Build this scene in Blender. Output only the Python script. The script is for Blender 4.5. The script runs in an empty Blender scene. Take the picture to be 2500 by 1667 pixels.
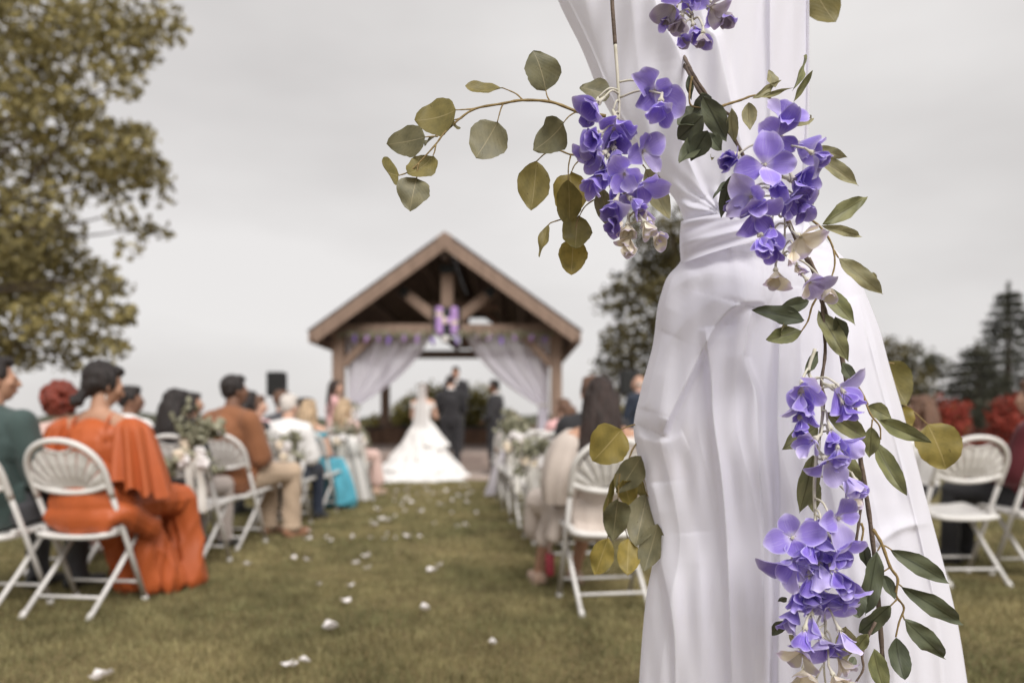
import bpy, bmesh, math, random
import numpy as np
from mathutils import Vector, Matrix, Euler

random.seed(7)
rng = np.random.default_rng(11)
SC = bpy.context.scene
COL = SC.collection

# ---------------------------------------------------------------- camera
FPX = 1800.0          # focal length in pixels of the 2500 px wide photograph
HOR = 1028.0          # row of the horizon
CAMH = 1.0
cam_d = bpy.data.cameras.new('camera')
cam_d.sensor_width = 36.0
cam_d.lens = 36.0 * FPX / 2500.0
cam_d.shift_y = (HOR - 833.5) / 2500.0
cam_d.clip_start = 0.05
cam_d.clip_end = 3000.0
cam_d.dof.use_dof = True
cam_d.dof.focus_distance = 1.10
cam_d.dof.aperture_fstop = 2.15
cam_d.dof.aperture_blades = 9
cam = bpy.data.objects.new('camera', cam_d)
cam.location = (0, 0, CAMH)
cam.rotation_euler = (math.radians(90), 0, 0)
COL.objects.link(cam)
SC.camera = cam

# ---------------------------------------------------------------- sky and sun
SUN_EL, SUN_AZ = math.radians(44), math.radians(160)     # azimuth from +Y towards +X
world = bpy.data.worlds.new('World'); SC.world = world
world.use_nodes = True
wn, wl = world.node_tree.nodes, world.node_tree.links
wn.clear()
w_out = wn.new('ShaderNodeOutputWorld'); w_bg = wn.new('ShaderNodeBackground')
w_sky = wn.new('ShaderNodeTexSky'); w_sky.sky_type = 'NISHITA'; w_sky.sun_disc = False
w_sky.sun_elevation = SUN_EL; w_sky.sun_rotation = SUN_AZ
w_tc = wn.new('ShaderNodeTexCoord'); w_map = wn.new('ShaderNodeMapping')
w_map.inputs['Scale'].default_value = (1.0, 1.0, 2.6)
w_map.inputs['Location'].default_value = (0.35, 0.2, 0.1)
w_noi = wn.new('ShaderNodeTexNoise'); w_noi.inputs['Scale'].default_value = 1.3
w_noi.inputs['Detail'].default_value = 5.0; w_noi.inputs['Roughness'].default_value = 0.45
w_ramp = wn.new('ShaderNodeValToRGB')
w_ramp.color_ramp.elements[0].position = 0.28; w_ramp.color_ramp.elements[0].color = (0.50, 0.478, 0.468, 1)
w_ramp.color_ramp.elements[1].position = 0.66; w_ramp.color_ramp.elements[1].color = (0.835, 0.81, 0.798, 1)
w_mul = wn.new('ShaderNodeVectorMath'); w_mul.operation = 'SCALE'; w_mul.inputs['Scale'].default_value = 4.05
w_mix = wn.new('ShaderNodeMixRGB'); w_mix.inputs['Fac'].default_value = 0.985
w_bg.inputs['Strength'].default_value = 0.10
wl.new(w_tc.outputs['Generated'], w_map.inputs['Vector']); wl.new(w_map.outputs['Vector'], w_noi.inputs['Vector'])
wl.new(w_noi.outputs['Fac'], w_ramp.inputs['Fac']); wl.new(w_ramp.outputs['Color'], w_mul.inputs[0])
wl.new(w_sky.outputs['Color'], w_mix.inputs['Color1']); wl.new(w_mul.outputs['Vector'], w_mix.inputs['Color2'])
wl.new(w_mix.outputs['Color'], w_bg.inputs['Color']); wl.new(w_bg.outputs['Background'], w_out.inputs['Surface'])

sun_d = bpy.data.lights.new('sun', 'SUN'); sun_d.energy = 1.5; sun_d.angle = math.radians(35)
sun_d.color = (1.0, 0.97, 0.93)
sun = bpy.data.objects.new('sun', sun_d); COL.objects.link(sun)
sd = Vector((math.sin(SUN_AZ) * math.cos(SUN_EL), math.cos(SUN_AZ) * math.cos(SUN_EL), math.sin(SUN_EL)))
sun.rotation_euler = sd.to_track_quat('Z', 'Y').to_euler()
sun.location = sd * 60

SC.view_settings.view_transform = 'Standard'
SC.view_settings.look = 'None'
SC.view_settings.exposure = 1.3
SC.view_settings.gamma = 1.0
SC.view_settings.use_curve_mapping = False
SC.cycles.use_denoising = True
SC.cycles.max_bounces = 8
SC.cycles.transparent_max_bounces = 12

# ---------------------------------------------------------------- helpers
def at(px, py, Z):
    """a point of the place from its pixel in the 2500 px photograph and its distance"""
    return Vector(((px - 1250.0) * Z / FPX, Z, CAMH - (py - HOR) * Z / FPX))

def s2l(c):
    return tuple(((v / 255.0) / 12.92 if v / 255.0 <= 0.04045 else (((v / 255.0) + 0.055) / 1.055) ** 2.4) for v in c)

ORG = {}
def tag(o, label=None, cat=None, group=None, kind=None):
    if label: o['label'] = label
    if cat: o['category'] = cat
    if group: o['group'] = group
    if kind: o['kind'] = kind
    return o

def thing(name, label, cat, loc=(0, 0, 0), rz=0.0, group=None):
    o = bpy.data.objects.new(name, None); COL.objects.link(o)
    o.empty_display_size = 0.05
    o.location = loc; o.rotation_euler = (0, 0, rz)
    ORG[o.name] = Vector(loc)
    return tag(o, label, cat, group)

def link(name, me, parent=None, mat=None):
    o = bpy.data.objects.new(name, me); COL.objects.link(o)
    if parent is not None: o.parent = parent
    if mat is not None and len(me.materials) == 0: me.materials.append(mat)
    return o

def mesh(name, verts, faces, mat, parent=None, smooth=True, world=True, uv=None):
    """one mesh object; world coordinates are moved to the parent's origin"""
    V = np.asarray(verts, dtype=np.float64).reshape(-1, 3)
    org = Vector((0, 0, 0))
    if parent is not None and world:
        org = ORG.get(parent.name, Vector((0, 0, 0)))
        V = V - np.array(org)
    me = bpy.data.meshes.new(name)
    me.from_pydata(V.tolist(), [], [tuple(int(i) for i in f) for f in faces])
    if smooth: me.polygons.foreach_set('use_smooth', [True] * len(me.polygons))
    if uv is not None:
        ul = me.uv_layers.new(name='UVMap')
        idx = np.empty(len(me.loops), dtype=np.int32); me.loops.foreach_get('vertex_index', idx)
        ul.data.foreach_set('uv', np.asarray(uv, dtype=np.float32)[idx].ravel())
    if mat is not None: me.materials.append(mat)
    me.update()
    o = link(name, me, parent)
    ORG[o.name] = org
    return o

class MB:
    """collects boxes, tubes, lathes into one mesh"""
    def __init__(s): s.v = []; s.f = []
    def add(s, V, F):
        n = len(s.v); s.v.extend([tuple(p) for p in V]); s.f.extend([tuple(i + n for i in f) for f in F]); return s
    def box(s, c, d, R=None, bev=0.0):
        hx, hy, hz = d[0] / 2, d[1] / 2, d[2] / 2
        b = min(bev, hx * .45, hy * .45, hz * .45)
        if b <= 0:
            V = [Vector((x, y, z)) for x in (-hx, hx) for y in (-hy, hy) for z in (-hz, hz)]
            F = [(0, 1, 3, 2), (4, 6, 7, 5), (0, 4, 5, 1), (2, 3, 7, 6), (0, 2, 6, 4), (1, 5, 7, 3)]
        else:
            bm = bmesh.new(); bmesh.ops.create_cube(bm, size=1.0)
            for v in bm.verts: v.co = Vector((v.co.x * 2 * hx, v.co.y * 2 * hy, v.co.z * 2 * hz))
            bmesh.ops.bevel(bm, geom=list(bm.edges), offset=b, segments=1, affect='EDGES')
            bm.verts.index_update()
            V = [v.co.copy() for v in bm.verts]; F = [[v.index for v in f.verts] for f in bm.faces]; bm.free()
        if R is not None: V = [R @ p for p in V]
        c = Vector(c)
        return s.add([p + c for p in V], F)
    def beam(s, a, b, w, h, up=(0, 0, 1), bev=0.01):
        a, b = Vector(a), Vector(b); d = (b - a); L = d.length; d.normalize()
        u = Vector(up); x = d.cross(u).normalized(); u = x.cross(d).normalized()
        R = Matrix((x, d, u)).transposed()
        return s.box((a + b) / 2, (w, L, h), R, bev)
    def tube(s, pts, r, n=8, cap=True, flat=1.0):
        pts = [Vector(p) for p in pts]; m = len(pts)
        rr = r if isinstance(r, (list, tuple, np.ndarray)) else [r] * m
        V = []; F = []
        t0 = (pts[1] - pts[0]).normalized()
        ref = Vector((0, 0, 1)) if abs(t0.z) < 0.9 else Vector((1, 0, 0))
        x = t0.cross(ref).normalized()
        for i in range(m):
            t = (pts[min(i + 1, m - 1)] - pts[max(i - 1, 0)]).normalized()
            x = (x - t * x.dot(t)).normalized(); y = t.cross(x)
            for k in range(n):
                a = 2 * math.pi * k / n
                V.append(pts[i] + x * (rr[i] * math.cos(a)) + y * (rr[i] * flat * math.sin(a)))
        for i in range(m - 1):
            for k in range(n):
                F.append((i * n + k, i * n + (k + 1) % n, (i + 1) * n + (k + 1) % n, (i + 1) * n + k))
        if cap:
            F.append(tuple(range(n - 1, -1, -1))); F.append(tuple((m - 1) * n + k for k in range(n)))
        return s.add(V, F)
    def ell(s, c, r, R=None, nu=12, nv=8):
        c = Vector(c); V = [Vector((0, 0, -r[2]))]; F = []
        for j in range(1, nv):
            ph = -math.pi / 2 + math.pi * j / nv
            for k in range(nu):
                a = 2 * math.pi * k / nu
                V.append(Vector((r[0] * math.cos(ph) * math.cos(a), r[1] * math.cos(ph) * math.sin(a), r[2] * math.sin(ph))))
        V.append(Vector((0, 0, r[2]))); top = len(V) - 1
        for k in range(nu):
            F.append((0, 1 + (k + 1) % nu, 1 + k))
            F.append((top, top - nu + k, top - nu + (k + 1) % nu))
        for j in range(nv - 2):
            for k in range(nu):
                a = 1 + j * nu + k; b = 1 + j * nu + (k + 1) % nu
                F.append((a, b, b + nu, a + nu))
        if R is not None: V = [R @ p for p in V]
        return s.add([p + c for p in V], F)
    def cap(s, a, b, ra, rb, n=10):
        """closed tapered capsule"""
        a, b = Vector(a), Vector(b); d = b - a; L = max(d.length, 1e-5); t = d / L
        pts = []; rad = []
        for q in (-1, -.92, -.7, -.4, 0): pts.append(a + t * ra * q); rad.append(max(ra * math.sqrt(max(0, 1 - q * q)), ra * .05))
        for q in (0, .4, .7, .92, 1): pts.append(b + t * rb * q); rad.append(max(rb * math.sqrt(max(0, 1 - q * q)), rb * .05))
        return s.tube(pts, rad, n)
    def build(s, name, mat, parent=None, smooth=False, world=True):
        return mesh(name, s.v, s.f, mat, parent, smooth, world)

def spline(pts, n=8):
    """Catmull-Rom through the points"""
    P = [Vector(p) for p in pts]
    if len(P) < 3:
        return [P[0].lerp(P[-1], i / n) for i in range(n + 1)]
    P = [P[0] * 2 - P[1]] + P + [P[-1] * 2 - P[-2]]
    out = []
    for i in range(1, len(P) - 2):
        for k in range(n):
            t = k / n; a, b, c, d = P[i - 1], P[i], P[i + 1], P[i + 2]
            out.append(0.5 * ((2 * b) + (c - a) * t + (2 * a - 5 * b + 4 * c - d) * t * t + (3 * b - a - 3 * c + d) * t ** 3))
    out.append(P[-2])
    return out

# ---------------------------------------------------------------- materials
def nodes(m):
    m.use_nodes = True
    nt = m.node_tree
    return nt.nodes, nt.links, nt.nodes['Principled BSDF']

def mat(name, c1, c2=None, scale=8.0, rough=0.7, bump=0.0, bscale=None, detail=4.0, stretch=(1, 1, 1), coord='Object',
        sheen=0.0, trans=0.0, alpha=1.0, spec=0.3, island=0.0, metal=0.0):
    m = bpy.data.materials.new(name); n, l, p = nodes(m)
    c2 = c2 or tuple(v * 0.72 for v in c1)
    tc = n.new('ShaderNodeTexCoord'); mp = n.new('ShaderNodeMapping'); mp.inputs['Scale'].default_value = stretch
    nz = n.new('ShaderNodeTexNoise'); nz.inputs['Scale'].default_value = scale; nz.inputs['Detail'].default_value = detail
    rp = n.new('ShaderNodeValToRGB')
    rp.color_ramp.elements[0].position = 0.3; rp.color_ramp.elements[0].color = (*c2, 1)
    rp.color_ramp.elements[1].position = 0.7; rp.color_ramp.elements[1].color = (*c1, 1)
    l.new(tc.outputs[coord], mp.inputs['Vector']); l.new(mp.outputs['Vector'], nz.inputs['Vector'])
    src = nz.outputs['Fac']
    if island > 0:
        ge = n.new('ShaderNodeNewGeometry'); mx = n.new('ShaderNodeMix'); mx.inputs['Factor'].default_value = island
        l.new(nz.outputs['Fac'], mx.inputs['A']); l.new(ge.outputs['Random Per Island'], mx.inputs['B']); src = mx.outputs['Result']
    l.new(src, rp.inputs['Fac'])
    l.new(rp.outputs['Color'], p.inputs['Base Color'])
    p.inputs['Roughness'].default_value = rough
    p.inputs['Specular IOR Level'].default_value = spec
    p.inputs['Metallic'].default_value = metal
    if sheen: p.inputs['Sheen Weight'].default_value = sheen
    if bump > 0:
        nb = n.new('ShaderNodeTexNoise'); nb.inputs['Scale'].default_value = bscale or scale * 3; nb.inputs['Detail'].default_value = 5
        bp = n.new('ShaderNodeBump'); bp.inputs['Strength'].default_value = bump; bp.inputs['Distance'].default_value = 0.01
        l.new(mp.outputs['Vector'], nb.inputs['Vector']); l.new(nb.outputs['Fac'], bp.inputs['Height']); l.new(bp.outputs['Normal'], p.inputs['Normal'])
    out = n['Material Output']; last = p.outputs['BSDF']
    if trans > 0:
        tr = n.new('ShaderNodeBsdfTranslucent'); l.new(rp.outputs['Color'], tr.inputs['Color'])
        ms = n.new('ShaderNodeMixShader'); ms.inputs['Fac'].default_value = trans
        l.new(last, ms.inputs[1]); l.new(tr.outputs['BSDF'], ms.inputs[2]); last = ms.outputs['Shader']
    if alpha < 1:
        tp = n.new('ShaderNodeBsdfTransparent'); ms = n.new('ShaderNodeMixShader'); ms.inputs['Fac'].default_value = alpha
        l.new(tp.outputs['BSDF'], ms.inputs[1]); l.new(last, ms.inputs[2]); last = ms.outputs['Shader']
    l.new(last, out.inputs['Surface'])
    return m

M = {}
M['grass_ground'] = mat('grass_ground', (0.21, 0.165, 0.075), (0.12, 0.092, 0.042), 1.3, 0.95, 0.6, 60, 9)
M['grass_blade'] = mat('grass_blade', (0.42, 0.36, 0.195), (0.12, 0.102, 0.05), 4.5, 0.7, 0, detail=6, island=0.35, trans=0.25)
M['stone_paving'] = mat('stone_paving', (0.40, 0.33, 0.29), (0.30, 0.24, 0.21), 3, 0.9, 0.3, 30)
M['step_stone'] = mat('step_stone', (0.33, 0.265, 0.23), (0.22, 0.17, 0.15), 2.5, 0.9, 0.3, 25)
M['wall_stone'] = mat('wall_stone', (0.24, 0.145, 0.095), (0.13, 0.085, 0.065), 1.6, 0.9, 0.5, 20)
M['wall_cap'] = mat('wall_cap', (0.10, 0.085, 0.078), (0.06, 0.05, 0.047), 3, 0.85, 0.3, 20)
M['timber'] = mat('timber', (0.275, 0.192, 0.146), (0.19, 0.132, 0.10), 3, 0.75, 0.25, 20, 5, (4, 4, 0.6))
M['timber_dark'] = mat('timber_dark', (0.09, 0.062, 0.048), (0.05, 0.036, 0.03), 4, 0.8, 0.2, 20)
M['shingle'] = mat('shingle', (0.10, 0.085, 0.08), (0.06, 0.05, 0.05), 6, 0.9, 0.5, 20)
M['iron'] = mat('iron', (0.02, 0.02, 0.02), None, 8, 0.5)
M['white_plastic'] = mat('white_plastic', (0.72, 0.70, 0.675), (0.62, 0.595, 0.57), 9, 0.42, 0.05, 90, spec=0.5)
M['white_metal'] = mat('white_metal', (0.66, 0.64, 0.62), (0.54, 0.52, 0.50), 12, 0.4, 0.05, 60, spec=0.5)
M['sheer'] = mat('sheer', (0.89, 0.885, 0.97), (0.86, 0.85, 0.94), 2.0, 0.75, 0.02, 300, trans=0.36, alpha=0.95, sheen=0.2)
M['sheer_far'] = mat('sheer_far', (0.85, 0.82, 0.89), (0.78, 0.75, 0.83), 2.0, 0.8, 0, trans=0.5, alpha=0.90)
M['ribbon'] = mat('ribbon', (0.86, 0.84, 0.80), (0.72, 0.69, 0.63), 5, 0.6, 0, trans=0.3)
M['black_board'] = mat('black_board', (0.03, 0.03, 0.032), None, 8, 0.6)
M['speaker_black'] = mat('speaker_black', (0.025, 0.025, 0.027), None, 60, 0.55, 0.2, 200)
M['petal_white'] = mat('petal_white', (0.90, 0.88, 0.87), (0.86, 0.80, 0.79), 20, 0.7, trans=0.2)
M['bark'] = mat('bark', (0.10, 0.075, 0.055), (0.05, 0.038, 0.03), 4, 0.95, 0.8, 16, 6, (1, 1, 0.3))
M['leaf_maple'] = mat('leaf_maple', (0.34, 0.285, 0.115), (0.125, 0.106, 0.048), 0.35, 0.65, island=0.5, trans=0.3)
M['leaf_dark'] = mat('leaf_dark', (0.15, 0.125, 0.048), (0.05, 0.043, 0.022), 0.4, 0.7, island=0.5, trans=0.25)
M['leaf_far'] = mat('leaf_far', (0.13, 0.125, 0.07), (0.06, 0.06, 0.04), 0.3, 0.75, island=0.4, trans=0.2)
M['leaf_pine'] = mat('leaf_pine', (0.075, 0.075, 0.05), (0.035, 0.036, 0.027), 0.5, 0.8, island=0.5, trans=0.1)
M['leaf_red'] = mat('leaf_red', (0.42, 0.075, 0.05), (0.14, 0.03, 0.022), 1.8, 0.7, island=0.4, trans=0.25)
M['leaf_yellow'] = mat('leaf_yellow', (0.32, 0.26, 0.055), (0.16, 0.13, 0.035), 1.0, 0.7, island=0.4, trans=0.25)
M['leaf_shrub'] = mat('leaf_shrub', (0.38, 0.33, 0.10), (0.15, 0.135, 0.045), 0.8, 0.7, island=0.5, trans=0.25)
M['leaf_grey'] = mat('leaf_grey', (0.42, 0.41, 0.30), (0.18, 0.175, 0.11), 9, 0.7, island=0.6, trans=0.2)
M['hill'] = mat('hill', (0.085, 0.085, 0.058), (0.05, 0.052, 0.038), 0.12, 0.95)
_n, _l, _p = nodes(M['grass_blade'])
_b = _p.inputs['Base Color'].links[0].from_socket; _mx = _n.new('ShaderNodeMixRGB'); _mx.blend_type = 'MULTIPLY'; _mx.inputs['Fac'].default_value = 1
_nz = _n.new('ShaderNodeTexNoise'); _nz.inputs['Scale'].default_value = 1.2; _nz.inputs['Detail'].default_value = 4; _tc = _n.new('ShaderNodeTexCoord'); _l.new(_tc.outputs['Object'], _nz.inputs['Vector'])
_rp = _n.new('ShaderNodeValToRGB'); _rp.color_ramp.elements[0].position = .32; _rp.color_ramp.elements[0].color = (.60, .68, .58, 1); _rp.color_ramp.elements[1].position = .66; _rp.color_ramp.elements[1].color = (1.18, 1.18, 1.10, 1)
_l.new(_nz.outputs['Fac'], _rp.inputs['Fac']); _l.new(_b, _mx.inputs['Color1']); _l.new(_rp.outputs['Color'], _mx.inputs['Color2'])
for _k in list(_b.links):
    if _k.to_node != _mx: _t = _k.to_socket; _l.remove(_k); _l.new(_mx.outputs['Color'], _t)
for nm, c in dict(skin_light=(0.62, 0.38, 0.28), skin_tan=(0.48, 0.27, 0.18), skin_brown=(0.22, 0.115, 0.075)).items():
    M[nm] = mat(nm, c, tuple(v * .85 for v in c), 12, 0.55, 0.05, 200)
for nm, c in dict(hair_black=(0.022, 0.017, 0.016), hair_dark=(0.032, 0.020, 0.017), hair_brown=(0.13, 0.07, 0.045), hair_red=(0.17, 0.035, 0.022),
                  hair_blond=(0.42, 0.30, 0.19), hair_grey=(0.58, 0.53, 0.49)).items():
    M[nm] = mat(nm, tuple(v * 1.5 for v in c), tuple(v * .6 for v in c), 9, 0.42, 0.6, 60, 3, (5, 5, 0.6))
def cloth(nm, c, var=0.8, **k):
    M[nm] = mat(nm, c, tuple(v * var for v in c), 5, k.pop('rough', 0.8), k.pop('bump', 0.1), 120, sheen=k.pop('sheen', 0.15), **k)
cloth('cloth_green', (0.055, 0.085, 0.080)); cloth('cloth_dark', (0.028, 0.027, 0.030)); cloth('cloth_navy', (0.025, 0.033, 0.055))
cloth('cloth_orange', (0.46, 0.105, 0.030), 0.82, rough=0.5, sheen=0.02)
cloth('cloth_brown', (0.27, 0.11, 0.050)); cloth('cloth_khaki', (0.50, 0.375, 0.27)); cloth('cloth_white', (0.80, 0.78, 0.77), .93)
cloth('cloth_cream', (0.60, 0.52, 0.465), .82); cloth('cloth_cream_shade', (0.52, 0.44, 0.37), .9); cloth('cloth_blush', (0.66, 0.47, 0.42), .92)
cloth('cloth_pink', (0.72, 0.42, 0.42), .92); cloth('cloth_purple', (0.40, 0.22, 0.42)); cloth('cloth_turq', (0.14, 0.55, 0.70), .62, trans=0.2)
cloth('cloth_maroon', (0.10, 0.014, 0.020)); cloth('cloth_suit', (0.026, 0.024, 0.027)); cloth('cloth_grey', (0.085, 0.085, 0.095))
cloth('cloth_greige', (0.42, 0.36, 0.33)); cloth('cloth_gown', (0.84, 0.82, 0.80), .95, trans=0.15); cloth('veil', (0.85, 0.83, 0.82), .95, trans=0.4, alpha=0.8)
cloth('leather_tan', (0.30, 0.15, 0.085), rough=0.5); cloth('leather_black', (0.015, 0.014, 0.014), rough=0.4); cloth('suede_beige', (0.52, 0.36, 0.27))
cloth('flower_floral', (0.66, 0.50, 0.46), .8)
M['eye'] = mat('eye', (0.03, 0.02, 0.018), None, 5, 0.3); M['lips'] = mat('lips', (0.45, 0.16, 0.14), None, 20, 0.5)

# sheer cloth: thinner to the eye where it is looked at squarely, denser where the folds turn away
_n, _l, _p = nodes(M['sheer'])
for _m in [q for q in _n if q.type == 'MIX_SHADER' and q.inputs[1].links and q.inputs[1].links[0].from_node.type == 'BSDF_TRANSPARENT']:
    _lw = _n.new('ShaderNodeLayerWeight'); _lw.inputs['Blend'].default_value = .5; _mr = _n.new('ShaderNodeMapRange')
    _mr.inputs['To Min'].default_value = .90; _mr.inputs['To Max'].default_value = .995; _mr.inputs['From Max'].default_value = .6
    _l.new(_lw.outputs['Facing'], _mr.inputs['Value']); _l.new(_mr.outputs['Result'], _m.inputs['Fac'])
# ================================================================ ground
def grid_sheet(x0, x1, y0, y1, nx, ny, zf):
    xs = np.linspace(x0, x1, nx); ys = np.linspace(y0, y1, ny)
    V = [(x, y, zf(x, y)) for y in ys for x in xs]
    F = [(j * nx + i, j * nx + i + 1, (j + 1) * nx + i + 1, (j + 1) * nx + i) for j in range(ny - 1) for i in range(nx - 1)]
    return V, F
V, F = grid_sheet(-400, 400, -30, 900, 41, 41, lambda x, y: 0.0)
tag(mesh('ground', V, F, M['grass_ground']), kind='structure')

def blades(n, z0, z1, hmin, hmax, wid):
    Z = np.sqrt(rng.uniform(z0 ** 2, z1 ** 2, n)); X = rng.uniform(-0.80, 0.80, n) * Z
    # mown lawn: tufts of uneven height
    tuft = 0.6 + 0.8 * (0.5 + 0.5 * np.sin(X * 3.1 + 1.3 * np.sin(Z * 2.3)) * np.sin(Z * 3.7 + np.sin(X * 1.9)))
    h = rng.uniform(hmin, hmax, n) * tuft; a = rng.uniform(0, 2 * np.pi, n); lean = rng.uniform(0.1, 0.9, n) * h
    la = rng.uniform(0, 2 * np.pi, n); w = wid * rng.uniform(.6, 1.3, n)
    dx, dy = np.cos(a) * w, np.sin(a) * w; lx, ly = np.cos(la) * lean, np.sin(la) * lean
    P = np.empty((n, 5, 3))
    P[:, 0] = np.stack([X - dx, Z - dy, np.full(n, -0.004)], 1); P[:, 1] = np.stack([X + dx, Z + dy, np.full(n, -0.004)], 1)
    P[:, 2] = np.stack([X + dx * .7 + lx * .35, Z + dy * .7 + ly * .35, h * .6], 1)
    P[:, 3] = np.stack([X - dx * .7 + lx * .35, Z - dy * .7 + ly * .35, h * .6], 1)
    P[:, 4] = np.stack([X + lx, Z + ly, h], 1)
    return P
def blade_mesh(name, Ps):
    P = np.concatenate(Ps); n = len(P); me = bpy.data.meshes.new(name)
    me.vertices.add(n * 5); me.vertices.foreach_set('co', P.astype(np.float32).ravel())
    b = np.arange(n)[:, None] * 5
    li = np.concatenate([b + [0, 1, 2, 3], b + [3, 2, 4]], 1).ravel()
    me.loops.add(n * 7); me.loops.foreach_set('vertex_index', li.astype(np.int32))
    me.polygons.add(n * 2)
    st = (np.arange(n)[:, None] * 7 + [0, 4]).ravel(); tot = np.tile([4, 3], n)
    me.polygons.foreach_set('loop_start', st.astype(np.int32)); me.polygons.foreach_set('loop_total', tot.astype(np.int32))
    me.update(calc_edges=True); me.materials.append(M['grass_blade'])
    return me
me = blade_mesh('lawn_grass', [blades(130000, 2.3, 5.2, .014, .038, .0022), blades(90000, 5.2, 8.5, .02, .045, .004), blades(60000, 8.5, 12.3, .02, .045, .007)])
tag(link('lawn_grass', me), 'short dry olive lawn grass along the aisle', 'grass', kind='stuff')

# ================================================================ pavilion place
PX, PF, PB = -1.40, 16.0, 21.9        # centre line, front posts, rear posts
V, F = grid_sheet(-6.2, 3.4, 12.55, 15.1, 2, 2, lambda x, y: 0.03)
mb = MB(); mb.box((PX, 13.7, 0.0), (10.0, 2.3, 0.08), bev=0.01)
pv = tag(mb.build('paving', M['stone_paving']), kind='structure')
for i in range(20):                                       # edge pavers along the lawn
    mb = MB(); mb.box((PX - 4.75 + i * 0.5, 12.52, 0.008), (0.49, 0.2, 0.095 + 0.006 * (i % 3)), bev=0.012)
    mb.build('paver', M['stone_paving'], pv)
stp = tag(MB().box((PX, 18.9, 0.14), (9.6, 6.6, 0.36), bev=0.015).build('steps', M['step_stone']), kind='structure')
for i, (y, zt) in enumerate(((14.85, .12), (15.2, .22), (15.55, .305))):
    for k in range(8):
        w = 9.6 / 8
        mb = MB(); mb.box((PX - 4.8 + w * (k + .5), y, zt - .06 + .002 * ((k * 5 + i) % 3)), (w - .012, 0.5, 0.12), bev=0.012)
        mb.build('step_slab', M['step_stone'], stp)

sw = thing('stone_wall', 'low brown stone wall with dark cap behind the pavilion', 'wall', (PX, PB, 0.3))
mb = MB(); mb.box((PX, PB, 0.52), (9.4, 0.36, 0.44)); mb.build('wall_core', M['wall_cap'], sw)
random.seed(3)
for r in range(3):
    x = PX - 4.72
    while x < PX + 4.6:
        w = random.uniform(.34, .72); h = .145
        mb = MB(); mb.box((x + w / 2, PB - .19 - random.uniform(0, .025), .31 + .075 + r * .155), (w - .02, .12, h), bev=.015)
        o = mb.build('stone', M['wall_stone'], sw); x += w
for k in range(9):
    mb = MB(); mb.box((PX - 4.2 + k * 1.05, PB - .02, .81), (1.04, .52, .09), bev=.012); mb.build('cap_stone', M['wall_cap'], sw)
for x in (-4.3, -2.1, 2.1, 4.3):
    mb = MB(); mb.box((PX + x, PB - .03, .56), (.5, .56, .56), bev=.02); mb.build('pier', M['wall_stone'], sw)

pav = thing('timber_pavilion', 'brown timber pavilion with steep gabled roof over the altar', 'pavilion', (PX, PF, 0.0))
def part(name, f, m='timber', parent=None, smooth=False):
    mb = MB(); f(mb); return mb.build(name, M[m], parent or pav, smooth)
W2 = 2.36; ZB = 2.98; APX = 4.78; EV = 2.79; EZ = 2.77
slope = (APX - EZ) / EV
for Y in (PF, PB):
    zb = 0.32 if Y == PF else 0.85
    for s in (-1, 1):
        po = part('post', lambda m: m.box((PX + s * W2, Y, (zb + ZB) / 2), (.24, .24, ZB - zb), bev=.012))
        part('post_base', lambda m: m.box((PX + s * W2, Y, zb + .09), (.32, .32, .18), bev=.02), 'timber', po)
        part('brace', lambda m: m.beam((PX + s * (W2 - .10), Y, 2.22), (PX + s * (W2 - .78), Y, 2.93), .14, .17))
    part('tie_beam', lambda m: m.box((PX, Y, ZB), (5.15, .23, .23), bev=.012))
    part('king_post', lambda m: m.box((PX, Y, (ZB + APX) / 2 - .10), (.26, .20, APX - ZB - .55), bev=.01))
    for s in (-1, 1):
        st = part('strut', lambda m: m.beam((PX + s * .16, Y, ZB + .18), (PX + s * 1.02, Y, APX - slope * 1.02 - .20), .17, .22))
        part('bracket', lambda m: m.box((PX + s * .93, Y - .095, APX - slope * 1.02 - .27), (.2, .012, .2), Matrix.Rotation(s * -.7, 3, 'Y')), 'iron', st)
    part('bracket', lambda m: m.box((PX, Y - .112, APX - .50), (.32, .02, .20)), 'iron')
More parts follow.
